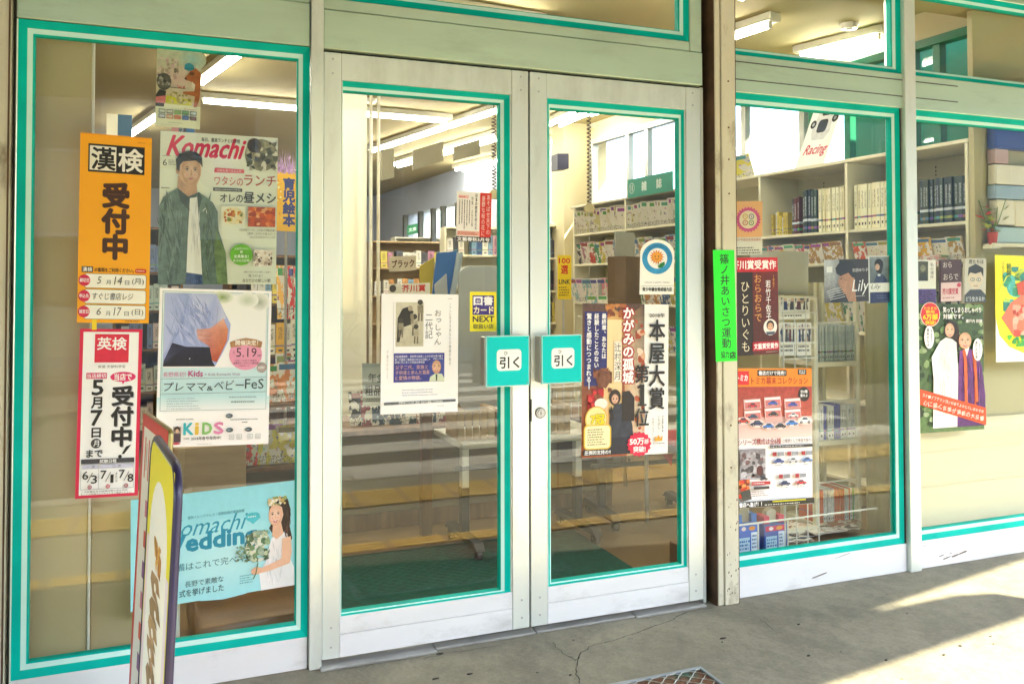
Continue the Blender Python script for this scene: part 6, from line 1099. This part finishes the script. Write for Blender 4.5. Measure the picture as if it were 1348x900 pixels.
b = MB(); b.tube([(0, 0, 0), (0, 0, .06)], [.018, .025], 12); b.build('pot', mat('red_pot', (.5, .05, .03), .5), pl); b = MB(); b.box(-.03, -.02, -.02, .03, .03, -.001); b.build('saucer', SHELF, pl)
b = MB()
for i in range(6): t = i*1.1; b.tube([(0, 0, .05), (.03*math.cos(t), .03*math.sin(t), .12), (.07*math.cos(t), .05*math.sin(t), .14+.04*(i % 3))], .0018, 4)
b.build('stems', mat('stem_green', (.1, .25, .03), .6), pl)
LF = mat('leaf_yellow_green', (.35, .42, .03), .5, 0, .35, 30); FLW = mat('flower_red', (.6, .05, .02), .5, 0, .2, 30)
for i in range(34):
    t = random.uniform(0, 6.3); r_ = random.uniform(.01, .085); z_ = random.uniform(.06, .19); s_ = random.uniform(.018, .034); b = MB(); u = Vector((math.cos(t), math.sin(t)*.7, random.uniform(-.3, .6))).normalized(); w_ = Vector((-u.y, u.x, .2)).normalized(); c_ = Vector((r_*math.cos(t), r_*math.sin(t)*.3, z_))
    b.add([c_-u*s_, c_+w_*s_*.4, c_+u*s_, c_-w_*s_*.4], [(0, 1, 2, 3)]); b.build('leaf' if i % 4 else 'flower', LF if i % 4 else FLW, pl)

# ================================================================== standing signs at the left, seen nearly edge on
TILT = 1
def tubesign(name, label, far, near, z0, z1, r, M, face, fc, cr=.06, feet=True):
    A, B_ = Vector((*far, 0)), Vector((*near, 0)); d = (B_-A); L_ = d.length; d.normalize()
    r_ = root(name, label, 'sign', A, math.atan2(d.y, d.x)); pr = rrect(0, z0, L_, z1, cr, 6)
    b = MB(); b.tube([(x, 0, z) for x, z in pr], r, 10, closed=True); b.build('tube_frame', M, r_, smooth=True)
    b = MB(); b.prism(rrect(r*.5, z0+r*.5, L_-r*.5, z1-r*.5, cr, 6), -.006, .006); b.build('face', fc, r_)
    if feet:
        for x in (.06, L_-.06): b = MB(); b.box(x-.015, -.13, 0, x+.015, .13, .02); b.box(x-.012, -.012, .02, x+.012, .012, z0); b.build('foot', M, r_)
    bpy.context.view_layer.update()
    nrm = Vector((-d.y, d.x, 0)); nrm = nrm if nrm.x < 0 else -nrm; face(Print(100, 100*(z1-z0)/L_, A+nrm*.0066+Vector((0, 0, z1)), d*L_, Vector((0, 0, -(z1-z0))), nrm), r_.children[1]); r_.rotation_euler.x = R(-2.4) if TILT > 0 else R(2.4); return r_
F1, N1 = at(180, 600, -.72), at(207, 700, -1.16)
def f1(pr, par):
    H = pr.H; pr.rect(2, 2, 98, 98, 'F4E80C'); pr.ell(50, 46, 36, 30, 'FFFFFF', n=28); pr.rect(14, 46, 86, H-4, 'FFFFFF'); pr.rect(5, 50, 14, H-4, 'F6E2F4'); pr.rect(86, 50, 95, H-4, 'EDE2F8')
    pr.blobs(34, 44, 68, 58, ['C8862A', 'E8B050', 'A8641E'], 16, 5)
    for k in range(11):
        y = 62+k*11; c = ('A8845E', '94744E', 'B8946A')[k % 3]; q = 6*math.sin(k*1.7)
        pr.poly([(34+q, y), (60+q, y-3), (70+q, y+3), (52, y+5), (66, y+8), (42-q, y+10), (30, y+5)], c); pr.ell(50+q, y+4, 4, 2, 'FFFFFF')
    pr.finish(par)
tubesign('advertising_sign', 'yellow topped white sign in a rounded blue grey tube frame at the left', (F1.x, -.72), (N1.x, -1.16), .06, at(205, 574, -.75).z, .0085, mat('tube_navy', (.02, .015, .06), .35, 0, .05), f1, mat('sign_face', (.8, .78, .6), .4), .07)
F2, N2 = at(172, 600, -.30), at(203, 600, -.66)
def f2(pr, par):
    H = pr.H; pr.rect(0, 0, 100, H, 'D8342C'); pr.rect(8, 9, 92, H-8, 'F6EEE6')
    for k in range(5): pr.rect(16+k*15, 16, 20+k*15, 46, 'D84A3A'); pr.rect(23+k*15, 20, 25+k*15, 40, '5A6A3A')
    for k in range(8): pr.rect(30, 60+k*22, 70, 72+k*22, ('C86A8A', 'D84A3A', '8A4A8A')[k % 3])
    pr.finish(par)
tubesign('advertising_sign', 'red edged sign with a thin brass frame standing behind the tube framed sign', (F2.x, -.30), (N2.x, -.66), .03, at(198, 546, -.35).z, .006, mat('brass_frame', (.40, .33, .14), .35, .7, .1), f2, mat('sign_face_red', (.6, .1, .07), .4), .012)
